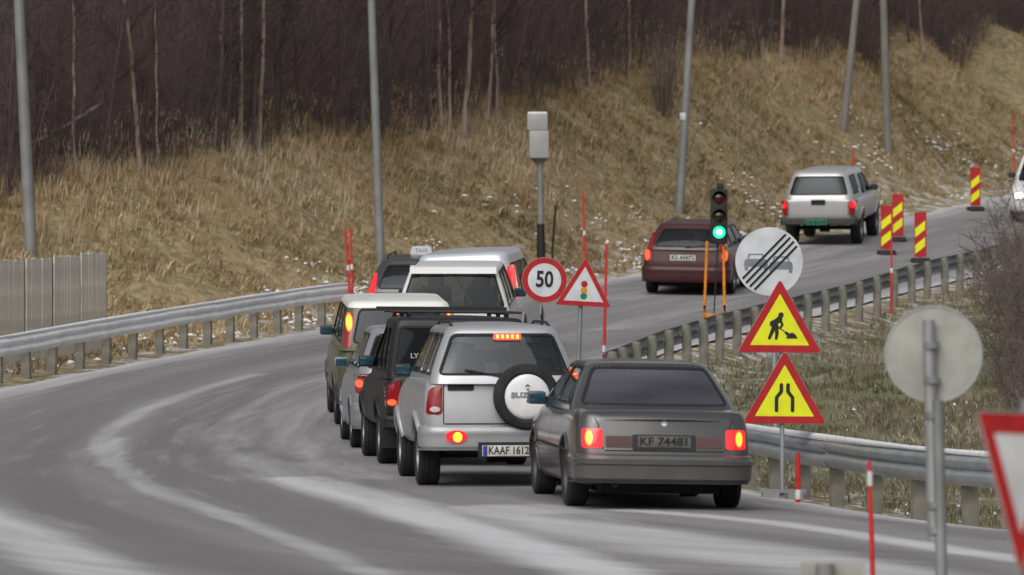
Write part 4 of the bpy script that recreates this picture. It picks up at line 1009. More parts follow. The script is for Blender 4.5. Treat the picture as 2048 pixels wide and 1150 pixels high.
def guardrail(pts, spacing, side, label, rail_m, post_m, round_post, height=.74, seg=3, capmat=None, face_off=.09):
    line = cr(pts, 12); d = np.concatenate([[0], np.cumsum(np.linalg.norm(np.diff(line, axis=0), axis=1))])
    n_ = int(d[-1] / spacing); S_ = [k * spacing for k in range(n_ + 1)]
    pos = [(np.interp(s_, d, line[:, 0]), np.interp(s_, d, line[:, 1])) for s_ in S_]
    g = GZ(pos)
    root = empty('guardrail', (pos[0][0], pos[0][1], g[0])); tag(root, label, 'guardrail')
    off = Vector(root.location)
    tops = np.convolve(np.pad(g, 2, mode='edge'), np.ones(5) / 5, 'valid') + height
    pm = None
    for k, (x, y) in enumerate(pos):
        a, b_ = pos[max(0, k - 1)], pos[min(n_, k + 1)]; ang = math.atan2(b_[1] - a[1], b_[0] - a[0])
        if pm is None:
            pm = MB()
            if round_post: pm.lathe([(.001, -1.2), (.085, -1.2), (.082, -.05), (.07, .0), (.001, .012)], 'z', n=12)
            else: pm.prism([(-.05, -.07), (.05, -.07), (.05, .07), (-.05, .07)], 'z', -1.2, 0)
            pm = pm.mesh('post', 40)
        o = obj('post', pm, post_m, root); o.location = Vector((x, y, tops[k] - (.0 if round_post else .03))) - off
        o.rotation_euler = (random.uniform(-.03, .03), random.uniform(-.03, .03), ang)
    k = 0
    while k < n_:
        e = min(n_, k + seg); P = []
        for j in range(k, e + 1):
            a, b_ = pos[max(0, j - 1)], pos[min(n_, j + 1)]; t = Vector((b_[0] - a[0], b_[1] - a[1])).normalized(); nn = Vector((-t.y, t.x)) * side
            lap = .05 if j == e and e < n_ else 0
            P.append((pos[j][0] + nn.x * (face_off + (.006 if (k // seg) % 2 else 0)) + t.x * lap - off.x, pos[j][1] + nn.y * (face_off + (.006 if (k // seg) % 2 else 0)) + t.y * lap - off.y, tops[j] - off.z + random.uniform(-.012, .012)))
        b = wbeam(P, side, rail_m, root)
        for j in range(k, e):
            if seg > 1:
                q = P[j - k]; MB().box((q[0], q[1], q[2] - .155), (.05, .05, .05)).build('bolt', M['galv_dirty'], b)
        k = e
    if capmat is not None:                                   # a crust of snow lying on the beam
        P = []
        for j in range(n_ + 1):
            a, b_ = pos[max(0, j - 1)], pos[min(n_, j + 1)]; t = Vector((b_[0] - a[0], b_[1] - a[1])).normalized(); nn = Vector((-t.y, t.x)) * side
            P.append((pos[j][0] + nn.x * (face_off + .02) - off.x, pos[j][1] + nn.y * (face_off + .02) - off.y, tops[j] - off.z + .004))
        MB().tube(P, [.03 + random.uniform(-.009, .009) for _ in P], 6).build('snow_crust', capmat, root, 60)
    return root

def offset_line(C, d, i0, i1, step=6):
    o = []
    for i in range(i0, i1, step):
        a, b_ = C[max(0, i - 1)], C[min(len(C) - 1, i + 1)]; t = (b_ - a)[:2]; t /= np.linalg.norm(t); o.append((C[i][0] - t[1] * d, C[i][1] + t[0] * d))
    return o
iL0 = int(8.2 * NS); iL1 = int(np.argmin(np.abs(LC[:, 1] - 107.2)))
pl_ = offset_line(LC, .55, iL0, iL1)
pl_ += [(pl_[-1][0] + .30, pl_[-1][1] + .95)]; pl_ += [(pl_[-1][0] - .02, pl_[-1][1] + .75)]
guardrail(pl_, 1.3, -1, 'salt-whitened guardrail in front of the timber fence, along the foot of the grassy bank', M['rail_white'], M['post_wood'], False, .76, 1, M['snow'])
# rail round the inside of the bend: near stretch and upper stretch
pr_ = [(8.3,46.2),(6.4,49.3),(4.95,52.7),(3.75,57.4),(2.95,61.8),(2.25,67),(1.75,72)]
guardrail(pr_, 1.55, 1, 'steel guardrail with snow on its top edge behind the narrowing road sign', M['galv'], M['post_wood'], False, .72, 3, M['snow'])
i0 = int(np.argmin(np.abs(RC[:, 1] - 88.0))); i1 = int(np.argmin(np.abs(RC[:, 1] - 128)))
pr2 = offset_line(RC, -.65, i0, i1)
guardrail(pr2, 1.55, 1, 'guardrail on stout round timber posts curving uphill past the traffic light', M['galv_dirty'], M['post_wood'], True, .76, 3, None, .10)

# ================================================================== timber fence
fr_ = empty('timber_fence', (-7.05, 98.2, gz(-7.05, 98.2))); tag(fr_, 'tall weathered fence of upright grey boards behind the white guardrail', 'fence')
fo = Vector(fr_.location); hdg = R(15.5); fd = Vector((-math.sin(hdg), -math.cos(hdg), 0)); bm_ = bevelled_box((.118, .022, 2.0), .004, 1)
bn = 0; pos_ = 0.0
for pn in range(7):
    topz = fo.z + 1.72 - .05 * pn + random.uniform(-.025, .025)
    pp = fo + fd * (pn * 1.35 - .02)
    pz = MB(); pz.box((0, 0, 0), (.09, .09, 2.2)); o = pz.build('fence_post', M['post_wood'], fr_); o.location = Vector((pp.x - .06, pp.y + .04, topz - 1.15)) - fo; o.rotation_euler = (0, 0, -hdg)
    for k in range(10):
        p = fo + fd * (pn * 1.35 + .10 + k * .127); o = obj('board', bm_, M['board'], fr_)
        o.location = Vector((p.x + random.uniform(-.008, .008), p.y, topz - 1.0 + random.uniform(-.012, .012) )) - fo; o.rotation_euler = (0, 0, -hdg + math.pi / 2 + random.uniform(-.04, .04))
    for zz_ in (.35, 1.55):
        c = fo + fd * (pn * 1.35 + .66); q = MB(); q.box((0, 0, 0), (1.35, .05, .09)); o = q.build('fence_rail', M['board'], fr_); o.location = Vector((c.x - .05, c.y + .015, topz - 2.0 + zz_)) - fo; o.rotation_euler = (0, 0, -hdg + math.pi / 2)

# ================================================================== poles
def pole(name, base_px, top_px, rb, rt_, m, label, cat, Y=None, above=6.0, extra=None, group=None):
    b_ = at(*base_px); Yb = b_[1]; sc = Yb / F
    dx = (top_px[0] - base_px[0]) * sc; dz = (base_px[1] - top_px[1]) * sc; k = (dz + above) / dz
    root = empty(name, b_); tag(root, label, cat, group)
    n_ = 8; MB().tube([(dx * k * t, 0, -.4 + (dz * k + .4) * t) for t in np.linspace(0, 1, n_)], [lerp(rb, rt_, t) for t in np.linspace(0, 1, n_)], 14).build('shaft', m, root, 40)
    return root, b_, (dx * k, 0, dz * k)
# left lamp post stands behind the fence
def lamp(root, tip):
    a = MB(); a.tube([tip, (tip[0] + .1, tip[1] - .5, tip[2] + .4), (tip[0] + .3, tip[1] - 1.8, tip[2] + .5)], .035, 8); a.build('lamp_arm', M['pole_metal'], root, 40)
    bbox_part('lamp_head', (tip[0] + .34, tip[1] - 2.1, tip[2] + .48), (.28, .7, .14), M['sign_back'], root, .05)
b1 = at(64, 505)
r1, _, tip = pole('street_lamp', (64, 505), (38, 0), .125, .085, M['pole_metal'], 'tall grey lamp post rising behind the timber fence', 'lamp post', above=2.5); lamp(r1, tip)
r2, _, tip = pole('street_lamp', (762, 512), (743, 0), .10, .07, M['pole_metal'], 'slim grey lamp post on the bank behind the taxi', 'lamp post', above=2.5); lamp(r2, tip)
r3, b3, tip = pole('street_lamp', (1357, 422), (1383, 0), .11, .075, M['pole_metal'], 'grey lamp post with a pale band, leaning on the bank above the maroon car', 'lamp post', above=2.5); lamp(r3, tip)
zb_ = 180 * b3[1] / F; MB().lathe([(.098, 0), (.104, .02), (.104, .16), (.098, .18)], 'z', (26 / 422 * zb_, 0, zb_), 16).build('reflector_band', M['sign_white'], r3, 30)
pole('utility_pole', (1777, 322), (1767, 0), .115, .085, M['pole_wood'], 'upright grey timber utility pole on the bank above the marker boards', 'utility pole', above=5)
pole('support_pole', (1684, 262), (1712, 0), .105, .085, M['pole_wood'], 'slanting timber brace pole beside the upright utility pole', 'utility pole', above=2.4)

# ================================================================== speed camera
c = at(1083, 545); c[2] = gz(c[0], c[1]); sc = c[1] / F
rc_ = empty('speed_camera', c); tag(rc_, 'grey two-part speed camera cabinet on a post beside the road', 'speed camera')
zT = (545 - 228) * sc
MB().tube([(0, 0, -.3), (-.03, 0, zT - 1.0)], [.085, .065], 12).build('post', M['pole_metal'], rc_, 40)
MB().tube([(0, 0, .0), (-.02, 0, 1.05)], [.10, .085], 12).build('post_sleeve', M['plastic'], rc_, 40)
MB().lathe([(.05, -.18), (.09, -.12), (.20, .0), (.20, .02)], 'z', (-.05, 0, zT - .95), 4).build('cabinet_neck', M['pole_metal'], rc_)
bx1 = bbox_part('cabinet', (-.055, 0, zT - .66), (.42, .48, .60), mat('cabinet grey', (.34, .34, .335), .5, .1, var=.06, scale=3), rc_, .02)
bx2 = bbox_part('cabinet', (-.09, 0, zT - .18), (.44, .50, .36), bx1.data.materials[0], rc_, .02)
bbox_part('snow_cap', (-.09, 0, zT + .015), (.42, .48, .05), M['snow'], rc_, .02)
MB().tube([(.22, -.1, -.2), (.25, -.12, .75), (.31, -.12, 1.45)], .025, 8).build('cable_duct', M['plastic'], rc_, 40)

# ================================================================== road signs
def disc(r_, n=40): return [(r_ * math.cos(2 * math.pi * k / n), r_ * math.sin(2 * math.pi * k / n)) for k in range(n)]
def tri(side, up=1, r_=.04):
    h = side * math.sqrt(3) / 2; return roundpoly([(-side / 2, -h / 3 * up), (side / 2, -h / 3 * up), (0, 2 * h / 3 * up)], r_, 5)
def ring_poly(outer, inner, m_, parent, y0, y1, name):
    n_ = len(outer); V = [(x, y0, z) for x, z in outer] + [(x, y0, z) for x, z in inner] + [(x, y1, z) for x, z in outer] + [(x, y1, z) for x, z in inner]; Fc = []
    for k in range(n_):
        j = (k + 1) % n_; Fc += [(k, j, n_ + j, n_ + k), (k, 2 * n_ + k, 2 * n_ + j, j), (n_ + k, n_ + j, 3 * n_ + j, 3 * n_ + k)]
    return MB().add(V, Fc).build(name, m_, parent)
def face(poly, m_, parent, y0, y1, name): return MB().prism(poly, 'y', y0, y1).build(name, m_, parent)
def capsule(p, q, r0, r1, n=6):
    p, q = Vector(p), Vector(q); a = math.atan2(q.y - p.y, q.x - p.x); o = []
    for k in range(n + 1): t = a + math.pi / 2 + math.pi * k / n; o.append((p.x + r0 * math.cos(t), p.y + r0 * math.sin(t)))
    for k in range(n + 1): t = a - math.pi / 2 + math.pi * k / n; o.append((q.x + r1 * math.cos(t), q.y + r1 * math.sin(t)))
    return o
def flat(polys, m_, parent, y, name, th=.0015):
    mb = MB()
    for i, p in enumerate(polys): mb.prism(p, 'y', y - i * .0001, y + th)
    return mb.build(name, m_, parent)
def panel_at(name, root, c, yaw=0, tilt=0):
    o = bpy.data.objects.new(name, None); COL.objects.link(o); o.parent = root; o.location = c; o.rotation_euler = (0, tilt, yaw); return o
def anchor(px, Y):
    x = (px - 1024) * Y / F; return np.array([x, Y, gz(x, Y)])
def hz(py, Y, g): return CAMZ + (575 - py) * Y / F - g[2]

# --- end of overtaking ban
Y_ = 64.6; a = anchor(1535, Y_); a[0] += .02
rs = empty('road_sign', a); tag(rs, 'round white end-of-no-overtaking sign with four diagonal black bars', 'road sign')
zc = hz(523, Y_, a); rad = .395
MB().tube([(.09, .05, -.3), (.04, .05, zc + .3)], .032, 10).build('pole', M['galv'], rs, 40)
pb = face(disc(rad, 48), M['sign_back'], rs, .0, .014, 'panel'); pb.location = (0, 0, zc); pb.rotation_euler = (0, 0, R(6))
face(disc(rad - .006, 48), M['sign_white'], pb, -.003, 0, 'sign_face')
cars_ = []
for cx, dxy in ((-.155, 0), (.135, -.03)):
    cars_ += [roundpoly([(cx - .14, -.06 + dxy), (cx + .14, -.06 + dxy), (cx + .13, .02 + dxy), (cx + .10, .03 + dxy), (cx - .10, .03 + dxy), (cx - .13, .02 + dxy)], .02, 2), [(cx - .10, .03 + dxy), (cx - .085, .03 + dxy), (cx - .06, .085 + dxy), (cx - .085, .085 + dxy)], [(cx + .085, .03 + dxy), (cx + .10, .03 + dxy), (cx + .085, .085 + dxy), (cx + .06, .085 + dxy)], [(cx - .085, .075 + dxy), (cx + .085, .075 + dxy), (cx + .085, .09 + dxy), (cx - .085, .09 + dxy)], rect(cx - .13, cx - .09, -.10 + dxy, -.05 + dxy, .005), rect(cx + .09, cx + .13, -.10 + dxy, -.05 + dxy, .005)]
flat(cars_, M['sign_grey'], pb, -.0055, 'car_symbols')
bars = []
for k in range(4):
    o_ = (-1.5 + k) * .062; u = Vector((math.cos(R(45.5)), math.sin(R(45.5)))); nn = Vector((u.y, -u.x)) * (o_ + .01); h_ = math.sqrt(max(.01, (rad - .03) ** 2 - (o_ + .01) ** 2))
    p, q = nn - u * h_, nn + u * h_; w2 = Vector((-u.y, u.x)) * .0125; bars.append([tuple(p - w2), tuple(q - w2), tuple(q + w2), tuple(p + w2)])
flat(bars, M['sign_black'], pb, -.009, 'diagonal_bars')

# --- roadworks + road narrows on one stand
Y_ = 59.6; a = anchor(1565, Y_)
rs = empty('road_sign', a); tag(rs, 'two stacked red and yellow warning triangles, digging worker above narrowing road', 'road sign')
z1 = hz(656, Y_, a); z2 = hz(798, Y_, a); sd_ = .90
MB().tube([(.0, .03, .04), (-.01, .03, z1 + .2)], .025, 10).build('pole', M['galv'], rs, 40)
fm = MB()
for sx in (-.13, .13): fm.box((sx, 0, .045), (.17, .34, .09))
fm.build('foot', mat('concrete foot', (.30, .30, .29), .9, bump=.2), rs)
MB().box((0, 0, .10), (.5, .06, .04)).build('foot_bar', M['galv_dirty'], rs)
for i, (zc, dx, kind) in enumerate(((z1 - .0, -.03, 0), (z2, .02, 1))):
    pb = face(tri(sd_, 1, .05), M['sign_back'], rs, 0, .012, 'panel'); pb.location = (dx, -.01 - .016 * i, zc); pb.rotation_euler = (0, R(.5), R(4))
    ring_poly(tri(sd_ - .01, 1, .05), tri(sd_ - .27, 1, .008), M['sign_red'], pb, -.004, 0, 'red_border')
    face(tri(sd_ - .272, 1, .008), M['sign_yellow'], pb, -.0025, 0, 'sign_face')
    k = .82
    if kind == 0:
        man = [disc(.038, 14), ]
        man = [[(x + .015, z + .155) for x, z in disc(.036, 14)], capsule((-.075, .035), (-.005, .105), .030, .038), capsule((-.05, .0), (-.075, .04), .040, .042),
               capsule((-.075, .0), (-.105, -.075), .030, .022), capsule((-.105, -.075), (-.135, -.145), .022, .018), capsule((-.05, .0), (-.035, -.075), .030, .022), capsule((-.035, -.075), (-.045, -.145), .022, .018),
               capsule((.0, .10), (.035, .03), .018, .015), capsule((.035, .03), (.0, -.015), .015, .012), capsule((-.03, .10), (-.115, .06), .018, .014), capsule((-.115, .06), (-.12, .02), .013, .01),
               capsule((-.02, .0), (.10, -.085), .006, .006), [(.085, -.145), (.10, -.10), (.14, -.075), (.165, -.07), (.2, -.09), (.235, -.145)], capsule((.085, -.075), (.115, -.10), .02, .018)]
        flat([[(x * k, z * k + .01) for x, z in p] for p in man], M['sign_black'], pb, -.006, 'worker_symbol')
    else:
        ln = []
        for sx in (-1, 1):
            pts = [(sx * .035, .15), (sx * .035, .08), (sx * .085, .015), (sx * .085, -.12)]
            for p, q in zip(pts, pts[1:]): ln.append(capsule(p, q, .019, .019, 4))
        flat([[(x, z - .0) for x, z in p] for p in ln], M['sign_black'], pb, -.006, 'narrowing_symbol')

# --- 50 and signal-ahead signs on one post
Y_ = 76.0; a = anchor(1156, Y_)
rs = empty('road_sign', a); tag(rs, '50 speed limit sign and traffic signal warning triangle on one leaning post', 'road sign')
sc = Y_ / F; z50 = hz(560, Y_, a); zt_ = hz(578, Y_, a)
MB().tube([(-.05, .04, -.3), (.05, .04, zt_ + .15)], .03, 10).build('pole', M['galv_dirty'], rs, 40)
pb = face(disc(.305, 44), M['sign_back'], rs, 0, .012, 'panel'); pb.location = ((1089 - 1156) * sc, 0, z50); pb.rotation_euler = (0, R(2), R(5))
ring_poly(disc(.30, 44), disc(.225, 44), M['sign_red'], pb, -.004, 0, 'red_border'); face(disc(.2252, 44), M['sign_white'], pb, -.0025, 0, 'sign_face')
t = obj('sign_lettering', text_mesh('50', .30, bold=.008), M['sign_black'], pb); t.location = (0, -.006, 0); t.scale = (.80, 1, 1.0)
pb = face(tri(.76, 1, .03), M['sign_back'], rs, 0, .012, 'panel'); pb.location = ((1168 - 1156) * sc, -.016, zt_ - .01); pb.rotation_euler = (0, R(3), R(6))
ring_poly(tri(.75, 1, .03), tri(.54, 1, .008), M['sign_red'], pb, -.004, 0, 'red_border'); face(tri(.542, 1, .008), M['sign_white'], pb, -.0025, 0, 'sign_face')
for zz_, mm in ((.075, 'sign_red'), (-.005, None), (-.085, None)):
    m_ = M['sign_red'] if mm else mat('signal print', (.72, .30, .01) if zz_ > -.05 else (.005, .22, .10), .5)
    flat([[(x, z + zz_) for x, z in disc(.045, 18)]], m_, pb, -.006, 'signal_dot')

# --- round sign seen from behind
Y_ = 34.8; a = anchor(1872, Y_); rs = empty('road_sign', a); tag(rs, 'bare grey back of a round sign on two clamped pipes', 'road sign')
sc = Y_ / F; zc = hz(708, Y_, a)
pb = face(disc(.30, 48), M['sign_back'], rs, 0, .012, 'panel'); pb.location = (-.015, 0, zc); pb.rotation_euler = (0, 0, R(-8))
ring_poly(disc(.302, 48), disc(.290, 48), M['galv'], pb, -.006, .014, 'panel_rim')
MB().tube([((1886 - 1872) * sc, -.075, -.4), ((1874 - 1872) * sc, -.075, hz(800, Y_, a))], .036, 14).build('lower_pipe', M['galv_dirty'], rs, 40)
MB().tube([((1866 - 1872) * sc, -.045, hz(1078, Y_, a)), ((1856 - 1872) * sc, -.045, hz(640, Y_, a))], .038, 14).build('upper_pipe', M['galv'], rs, 40)
for py in (690, 760, 830, 1010, 1060): MB().lathe([(.046, -.02), (.05, -.02), (.05, .02), (.046, .02)], 'z', ((1860 + (py - 640) * .024 - 1872) * sc, -.055, hz(py, Y_, a)), 16, closed=True).build('clamp', M['galv_dirty'], rs)

# --- give way sign turned to the side road
Y_ = 21.0; a = anchor(2044, Y_); rs = empty('road_sign', a); tag(rs, 'give way triangle, white with a broad red border, turned towards the side road', 'road sign')
zc = hz(935, Y_, a); MB().tube([(0.03, .05, -.4), (0.03, .05, zc + .25)], .03, 12).build('pole', M['galv'], rs, 40)
pb = face(tri(.70, -1, .035), M['sign_back'], rs, 0, .012, 'panel'); pb.location = (0.0, 0, zc); pb.rotation_euler = (0, R(0), R(-67))
ring_poly(tri(.69, -1, .035), tri(.43, -1, .01), M['sign_red'], pb, -.004, 0, 'red_border'); face(tri(.432, -1, .01), M['sign_white'], pb, -.0025, 0, 'sign_face')
ring_poly(tri(.712, -1, .035), tri(.695, -1, .035), M['sign_back'], pb, -.008, .014, 'panel_rim')

# --- low sign back peeping in at the foot of the view
Y_ = 30.0; a = anchor(1664, Y_); rs = empty('road_sign', a); tag(rs, 'top of a low square grey sign back with its post, beside the red marker stake', 'road sign')
zT = hz(1125, Y_, a); sc = Y_ / F
pb = face(rect(-.17, .17, -.34, 0, .02), M['sign_back'], rs, 0, .012, 'panel'); pb.location = (0, 0, zT)
MB().tube([(-.03, -.05, -.3), (-.04, -.05, zT - .005)], .05, 14).build('post', M['pole_metal'], rs, 40)

# ================================================================== temporary signal
Y_ = 104.4; a = anchor(1430, Y_); rs = empty('traffic_light', a + np.array([0, 0, .022])); tag(rs, 'portable traffic light showing green on an orange tubular stand', 'traffic light')
sc = Y_ / F; zb2 = hz(490, Y_, a); zt2 = hz(380, Y_, a)
xl, xr = (1409 - 1430) * sc, (1449 - 1430) * sc
for x, dx in ((xl, .05), (xr, -.02)):
    for yy in (-.25, .25): MB().tube([(x, yy, 0), (x, yy * .25, .38), (x + dx, 0, zb2 + .05)], .026, 8).build('leg', M['amber_steel'], rs, 40)
fr2 = MB(); fr2.tube([(xl - .02, -.25, .02), (xr + .02, -.25, .02)], .022, 8); fr2.tube([(xl - .02, .25, .02), (xr + .02, .25, .02)], .022, 8); fr2.tube([(xl, -.27, .02), (xl, .27, .02)], .02, 8); fr2.tube([(xr, -.27, .02), (xr, .27, .02)], .02, 8)
fr2.box((0, 0, .13), (.42, .3, .2)); fr2.build('base_frame', M['amber_steel'], rs, 40)
MB().tube([(-.02, .02, .2), (.05, .02, zb2)], .012, 6).build('cable', M['plastic'], rs)
xc = (1438 - 1430) * sc; hh = zt2 - zb2
hd = bbox_part('signal_head', (xc, 0, (zb2 + zt2) / 2), (.31, .20, hh), M['plastic'], rs, .03)
bbox_part('sensor', (xc + .02, -.02, zt2 + .045), (.13, .16, .12), M['plastic'], rs, .02)
for k, (zz_, mm) in enumerate(((hh * .33, 'red_off'), (0, 'amber_off'), (-hh * .29, 'green_lit'))):
    o = MB().lathe([(.001, -.03), (.06, -.024), (.10, -.008), (.118, .008), (.118, .02)], 'y', (0, -.105, 0), 24).build('signal_lens', M[mm], hd, 40); o.location = (0, 0, zz_)
    if k == 2: q = MB().lathe([(.001, -.04), (.035, -.036), (.06, -.024), (.062, -.015)], 'y', (0, -.105, 0), 18).build('lamp_core', M['green_core'], o, 40)
    V = []; Fc = []
    for j in range(13):
        t = math.pi * (-.05 + 1.1 * j / 12); V += [(.135 * math.cos(t), -.10, .135 * math.sin(t)), (.13 * math.cos(t), -.10 - .12 * max(0, math.sin(t)) - .02, .13 * math.sin(t))]
    for j in range(12): Fc.append((2 * j, 2 * j + 1, 2 * j + 3, 2 * j + 2))
    o2 = MB().add(V, Fc).build('visor', M['plastic'], o, 60)

# ================================================================== marker boards, stakes
def stripes(root, w_, h_, z0):
    """red board with slanting yellow bars"""
    o = MB(); o.prism(rect(-w_ / 2, w_ / 2, 0, h_, .02), 'y', 0, .02); pb = o.build('panel', M['sign_red'], root); pb.location = (0, 0, z0)
    bl = []
    for c_ in (.05, .42):
        zc = h_ * c_; bl.append([(-w_ / 2 + .015, zc + .02), (w_ / 2 - .03, zc + .20), (w_ / 2 - .03, zc + .40), (-w_ / 2 + .015, zc + .22)])
    flat(bl, M['sign_yellow'], pb, -.003, 'yellow_bar')
for px, base_py, Y_, txt in ((1773, 493, 131.5, 'striped red and yellow marker board behind a red stake'), (1796, 480, 136.5, 'striped red and yellow marker board just behind its twin'), (1841, 503, 128.5, 'striped red and yellow marker board on its own by the guardrail'), (1951, 441, 150.0, 'striped red and yellow marker board far up by the bush')):
    a = anchor(px, Y_); a[2] += .022; rs = empty('marker_board', a, random.uniform(-.1, .1)); tag(rs, txt, 'marker board', 'marker boards closing the right lane')
    zz_ = max(0.0, hz(base_py, Y_, a)); hgt = 1.02
    MB().box((0, .02, .05), (.42, .62, .10), taper=.85).build('rubber_foot', M['rubber'], rs)
    MB().box((0, .03, .25), (.05, .03, .5)).build('stem', M['galv'], rs)
    stripes(rs, .27, hgt, .12)
def stake(px, top, base_py, Y_, label, rad=.021, band=None, lean=0.0, grp='red marker stakes along the road edges'):
    a = anchor(px, Y_); rs = empty('marker_stake', a); tag(rs, label, 'marker stake', grp)
    h_ = hz(top, Y_, a); dx = lean * Y_ / F
    MB().tube([(0, 0, -.2), (dx * .5, 0, h_ * .5), (dx, 0, h_)], [rad, rad * .95, rad * .7], 8).build('rod', M['stake'], rs, 40)
    zb_ = h_ * (.86 if band is None else band); MB().lathe([(rad * 1.02, 0), (rad * 1.08, .01), (rad * 1.08, .09), (rad * 1.02, .10)], 'z', (dx * zb_ / h_, 0, zb_), 10).build('reflective_band', M['reflect'], rs, 40)
stake(704, 455, 0, 106.8, 'red marker stake leaning left, at the end of the white guardrail', .026, .55, -14)
stake(707, 455, 0, 107.3, 'red marker stake standing upright, at the end of the white guardrail', .026, .55, -6)
stake(1171, 380, 0, 121.0, 'tall thin red marker stake at the foot of the bank behind the signal warning triangle', .026, .5, -5)
stake(1206, 488, 0, 88.5, 'red marker stake in front of the guardrail end, right of the warning triangle', .026, .3, 7)
stake(1706, 298, 0, 139.8, 'red marker stake at the foot of the bank behind the silver pickup', .026, .5, 0)
stake(2031, 232, 0, 163.0, 'red marker stake at the foot of the bank beyond the white van', .026, .5, -6)
stake(1783, 478, 0, 112.6, 'red and white marker stake in front of the upper guardrail below the marker boards', .024, .55, 0)
stake(1749, 922, 0, 37.7, 'red marker stake with white band near its tip by the low sign back', .018, .84, -11)
stake(1596, 905, 0, 58.6, 'short red reflector stake at the near guardrail behind the warning triangles', .03, .1, 0)

# ================================================================== grass
def blades(name, P, H, Wd, lean_dir, lean_amt, cols, parent=None, label=None, cat=None, seg=2):
    """bent blades: one strip of two quads + tip each"""
    n_ = len(P); yaw = rng.uniform(0, 2 * np.pi, n_); cx, cy = np.cos(yaw) * Wd / 2, np.sin(yaw) * Wd / 2
    la = lean_dir + rng.normal(0, .9, n_); lx, ly = np.cos(la) * lean_amt * H, np.sin(la) * lean_amt * H
    V = np.empty((n_, 5, 3)); z = P[:, 2]
    for k, (t, wk) in enumerate(((0, 1), (0, -1), (.55, .8), (.55, -.8), (1, 0))):
        V[:, k, 0] = P[:, 0] + cx * wk + lx * t * t; V[:, k, 1] = P[:, 1] + cy * wk + ly * t * t; V[:, k, 2] = z + H * (t - .22 * lean_amt * t * t) - (.03 if t == 0 else 0)
    b_ = (np.arange(n_) * 5)[:, None]
    tri_ = np.stack([b_ + np.array([0, 1, 3]), b_ + np.array([0, 3, 2]), b_ + np.array([2, 3, 4])], 1).reshape(-1, 3)
    me = bpy.data.meshes.new(name); nv = n_ * 5; nf = len(tri_)
    me.vertices.add(nv); me.vertices.foreach_set('co', V.ravel()); me.loops.add(nf * 3); me.loops.foreach_set('vertex_index', tri_.ravel().astype(np.int32))
    me.polygons.add(nf); me.polygons.foreach_set('loop_start', np.arange(0, nf * 3, 3, dtype=np.int32)); me.update(); me.validate()
    attr(me, 'tone', np.repeat(cols, 5)); return me

def grass_mat(name, stops):
    m, n, l, b = nodes(name); r_ = n.new('ShaderNodeValToRGB'); l.new(A_(n, 'tone'), r_.inputs[0]); e = r_.color_ramp.elements
    e[0].position = stops[0][0]; e[0].color = rgba(stops[0][1]); e[1].position = stops[-1][0]; e[1].color = rgba(stops[-1][1])
    for p, c_ in stops[1:-1]: q = e.new(p); q.color = rgba(c_)
    l.new(r_.outputs[0], b.inputs['Base Color']); b.inputs['Roughness'].default_value = .9; b.inputs['Specular IOR Level'].default_value = .15; return m
M['grass'] = grass_mat('withered grass', [(0, (.13, .115, .055)), (.2, (.225, .170, .082)), (.42, (.34, .245, .132)), (.62, (.43, .305, .185)), (.8, (.52, .405, .26)), (1, (.63, .53, .385))])

M['grass_green'] = grass_mat('frosted green grass', [(0, (.07, .09, .04)), (.3, (.135, .145, .075)), (.55, (.23, .195, .125)), (.8, (.31, .265, .19)), (1, (.46, .44, .38))])

def scatter(n_, x0, x1, y0, y1, keep):
    P = np.stack([rng.uniform(x0, x1, n_), rng.uniform(y0, y1, n_)], 1); fx = (P[:, 0] * F / P[:, 1]); P = P[np.abs(fx) < 1220]; return P[keep(P)]
def bank_keep(P):
    d = polydist(P, LCs); c_ = polydist(P, CRs); return (d > .75) & (c_ < .5) & (rng.random(len(P)) < np.clip(.25 + (d - .7) * .5, 0, 1) * np.clip(.35 + 1.6 * (vnoise(P, .9, 21) - .15), .2, 1))
def isl_keep(P):
    d = polydist(P, RCs); return (d < -.75) & ~inroad(P) & (rng.random(len(P)) < np.clip(.3 + (-d - .7) * .5, 0, 1))
def tufts(P, per, hmin, hmax, wd, ld, la):
    z = GZB(P); big = vnoise(P, 3.5, 1); mid = vnoise(P, 1.1, 2); fine = vnoise(P, .35, 3)
    n_ = len(P); Q = np.repeat(np.column_stack([P, z]), per, 0); Q[:, :2] += rng.normal(0, .07, (len(Q), 2))
    H = np.repeat(lerp(hmin, hmax, np.clip(.25 + .5 * mid + .4 * (fine - .5), 0, 1)), per) * rng.uniform(.6, 1.25, n_ * per)
    tone = np.clip(np.repeat(.62 * vnoise(P, 6.0, 5) + .30 * big + .22 * mid - .08 + .14 * rng.normal(0, 1, n_), per) + rng.normal(0, .10, n_ * per), 0, 1)
    return Q, H, wd * rng.uniform(.6, 1.3, n_ * per), tone
P1 = scatter(110000, -14, 28, 84, 186, bank_keep)
Q, H, Wd, T = tufts(P1, 7, .05, .25, .021, R(-60), .7)
g1 = obj('grass', blades('grass', Q, H, Wd, R(-60), 1.0, T), M['grass']); tag(g1, 'withered tawny grass covering the road bank', 'grass', kind='stuff')
P2 = scatter(42000, 1.0, 22, 50, 132, isl_keep)
Q, H, Wd, T = tufts(P2, 6, .06, .20, .018, R(-100), .6)
g2 = obj('grass', blades('grass', Q, H, Wd, R(-100), .65, T), M['grass_green']); tag(g2, 'short greenish-brown grass inside the bend behind the near guardrail', 'grass', kind='stuff')
# tall straw along the crest
k_ = rng.integers(0, len(CRs) - 1, 5600); t_ = rng.random(5600)[:, None]; P3 = CRs[k_] * (1 - t_) + CRs[k_ + 1] * t_ + rng.normal(0, 1.1, (5600, 2)); P3 = P3[np.abs(P3[:, 0] * F / P3[:, 1]) < 1200]
Q, H, Wd, T = tufts(P3, 5, .16, .42, .018, R(-60), .4)
g3 = obj('straw', blades('straw', Q, H, Wd, R(-60), .35, np.clip(T + .1, 0, 1)), M['grass']); tag(g3, 'tall pale straw along the edge of the wood', 'grass', kind='stuff')

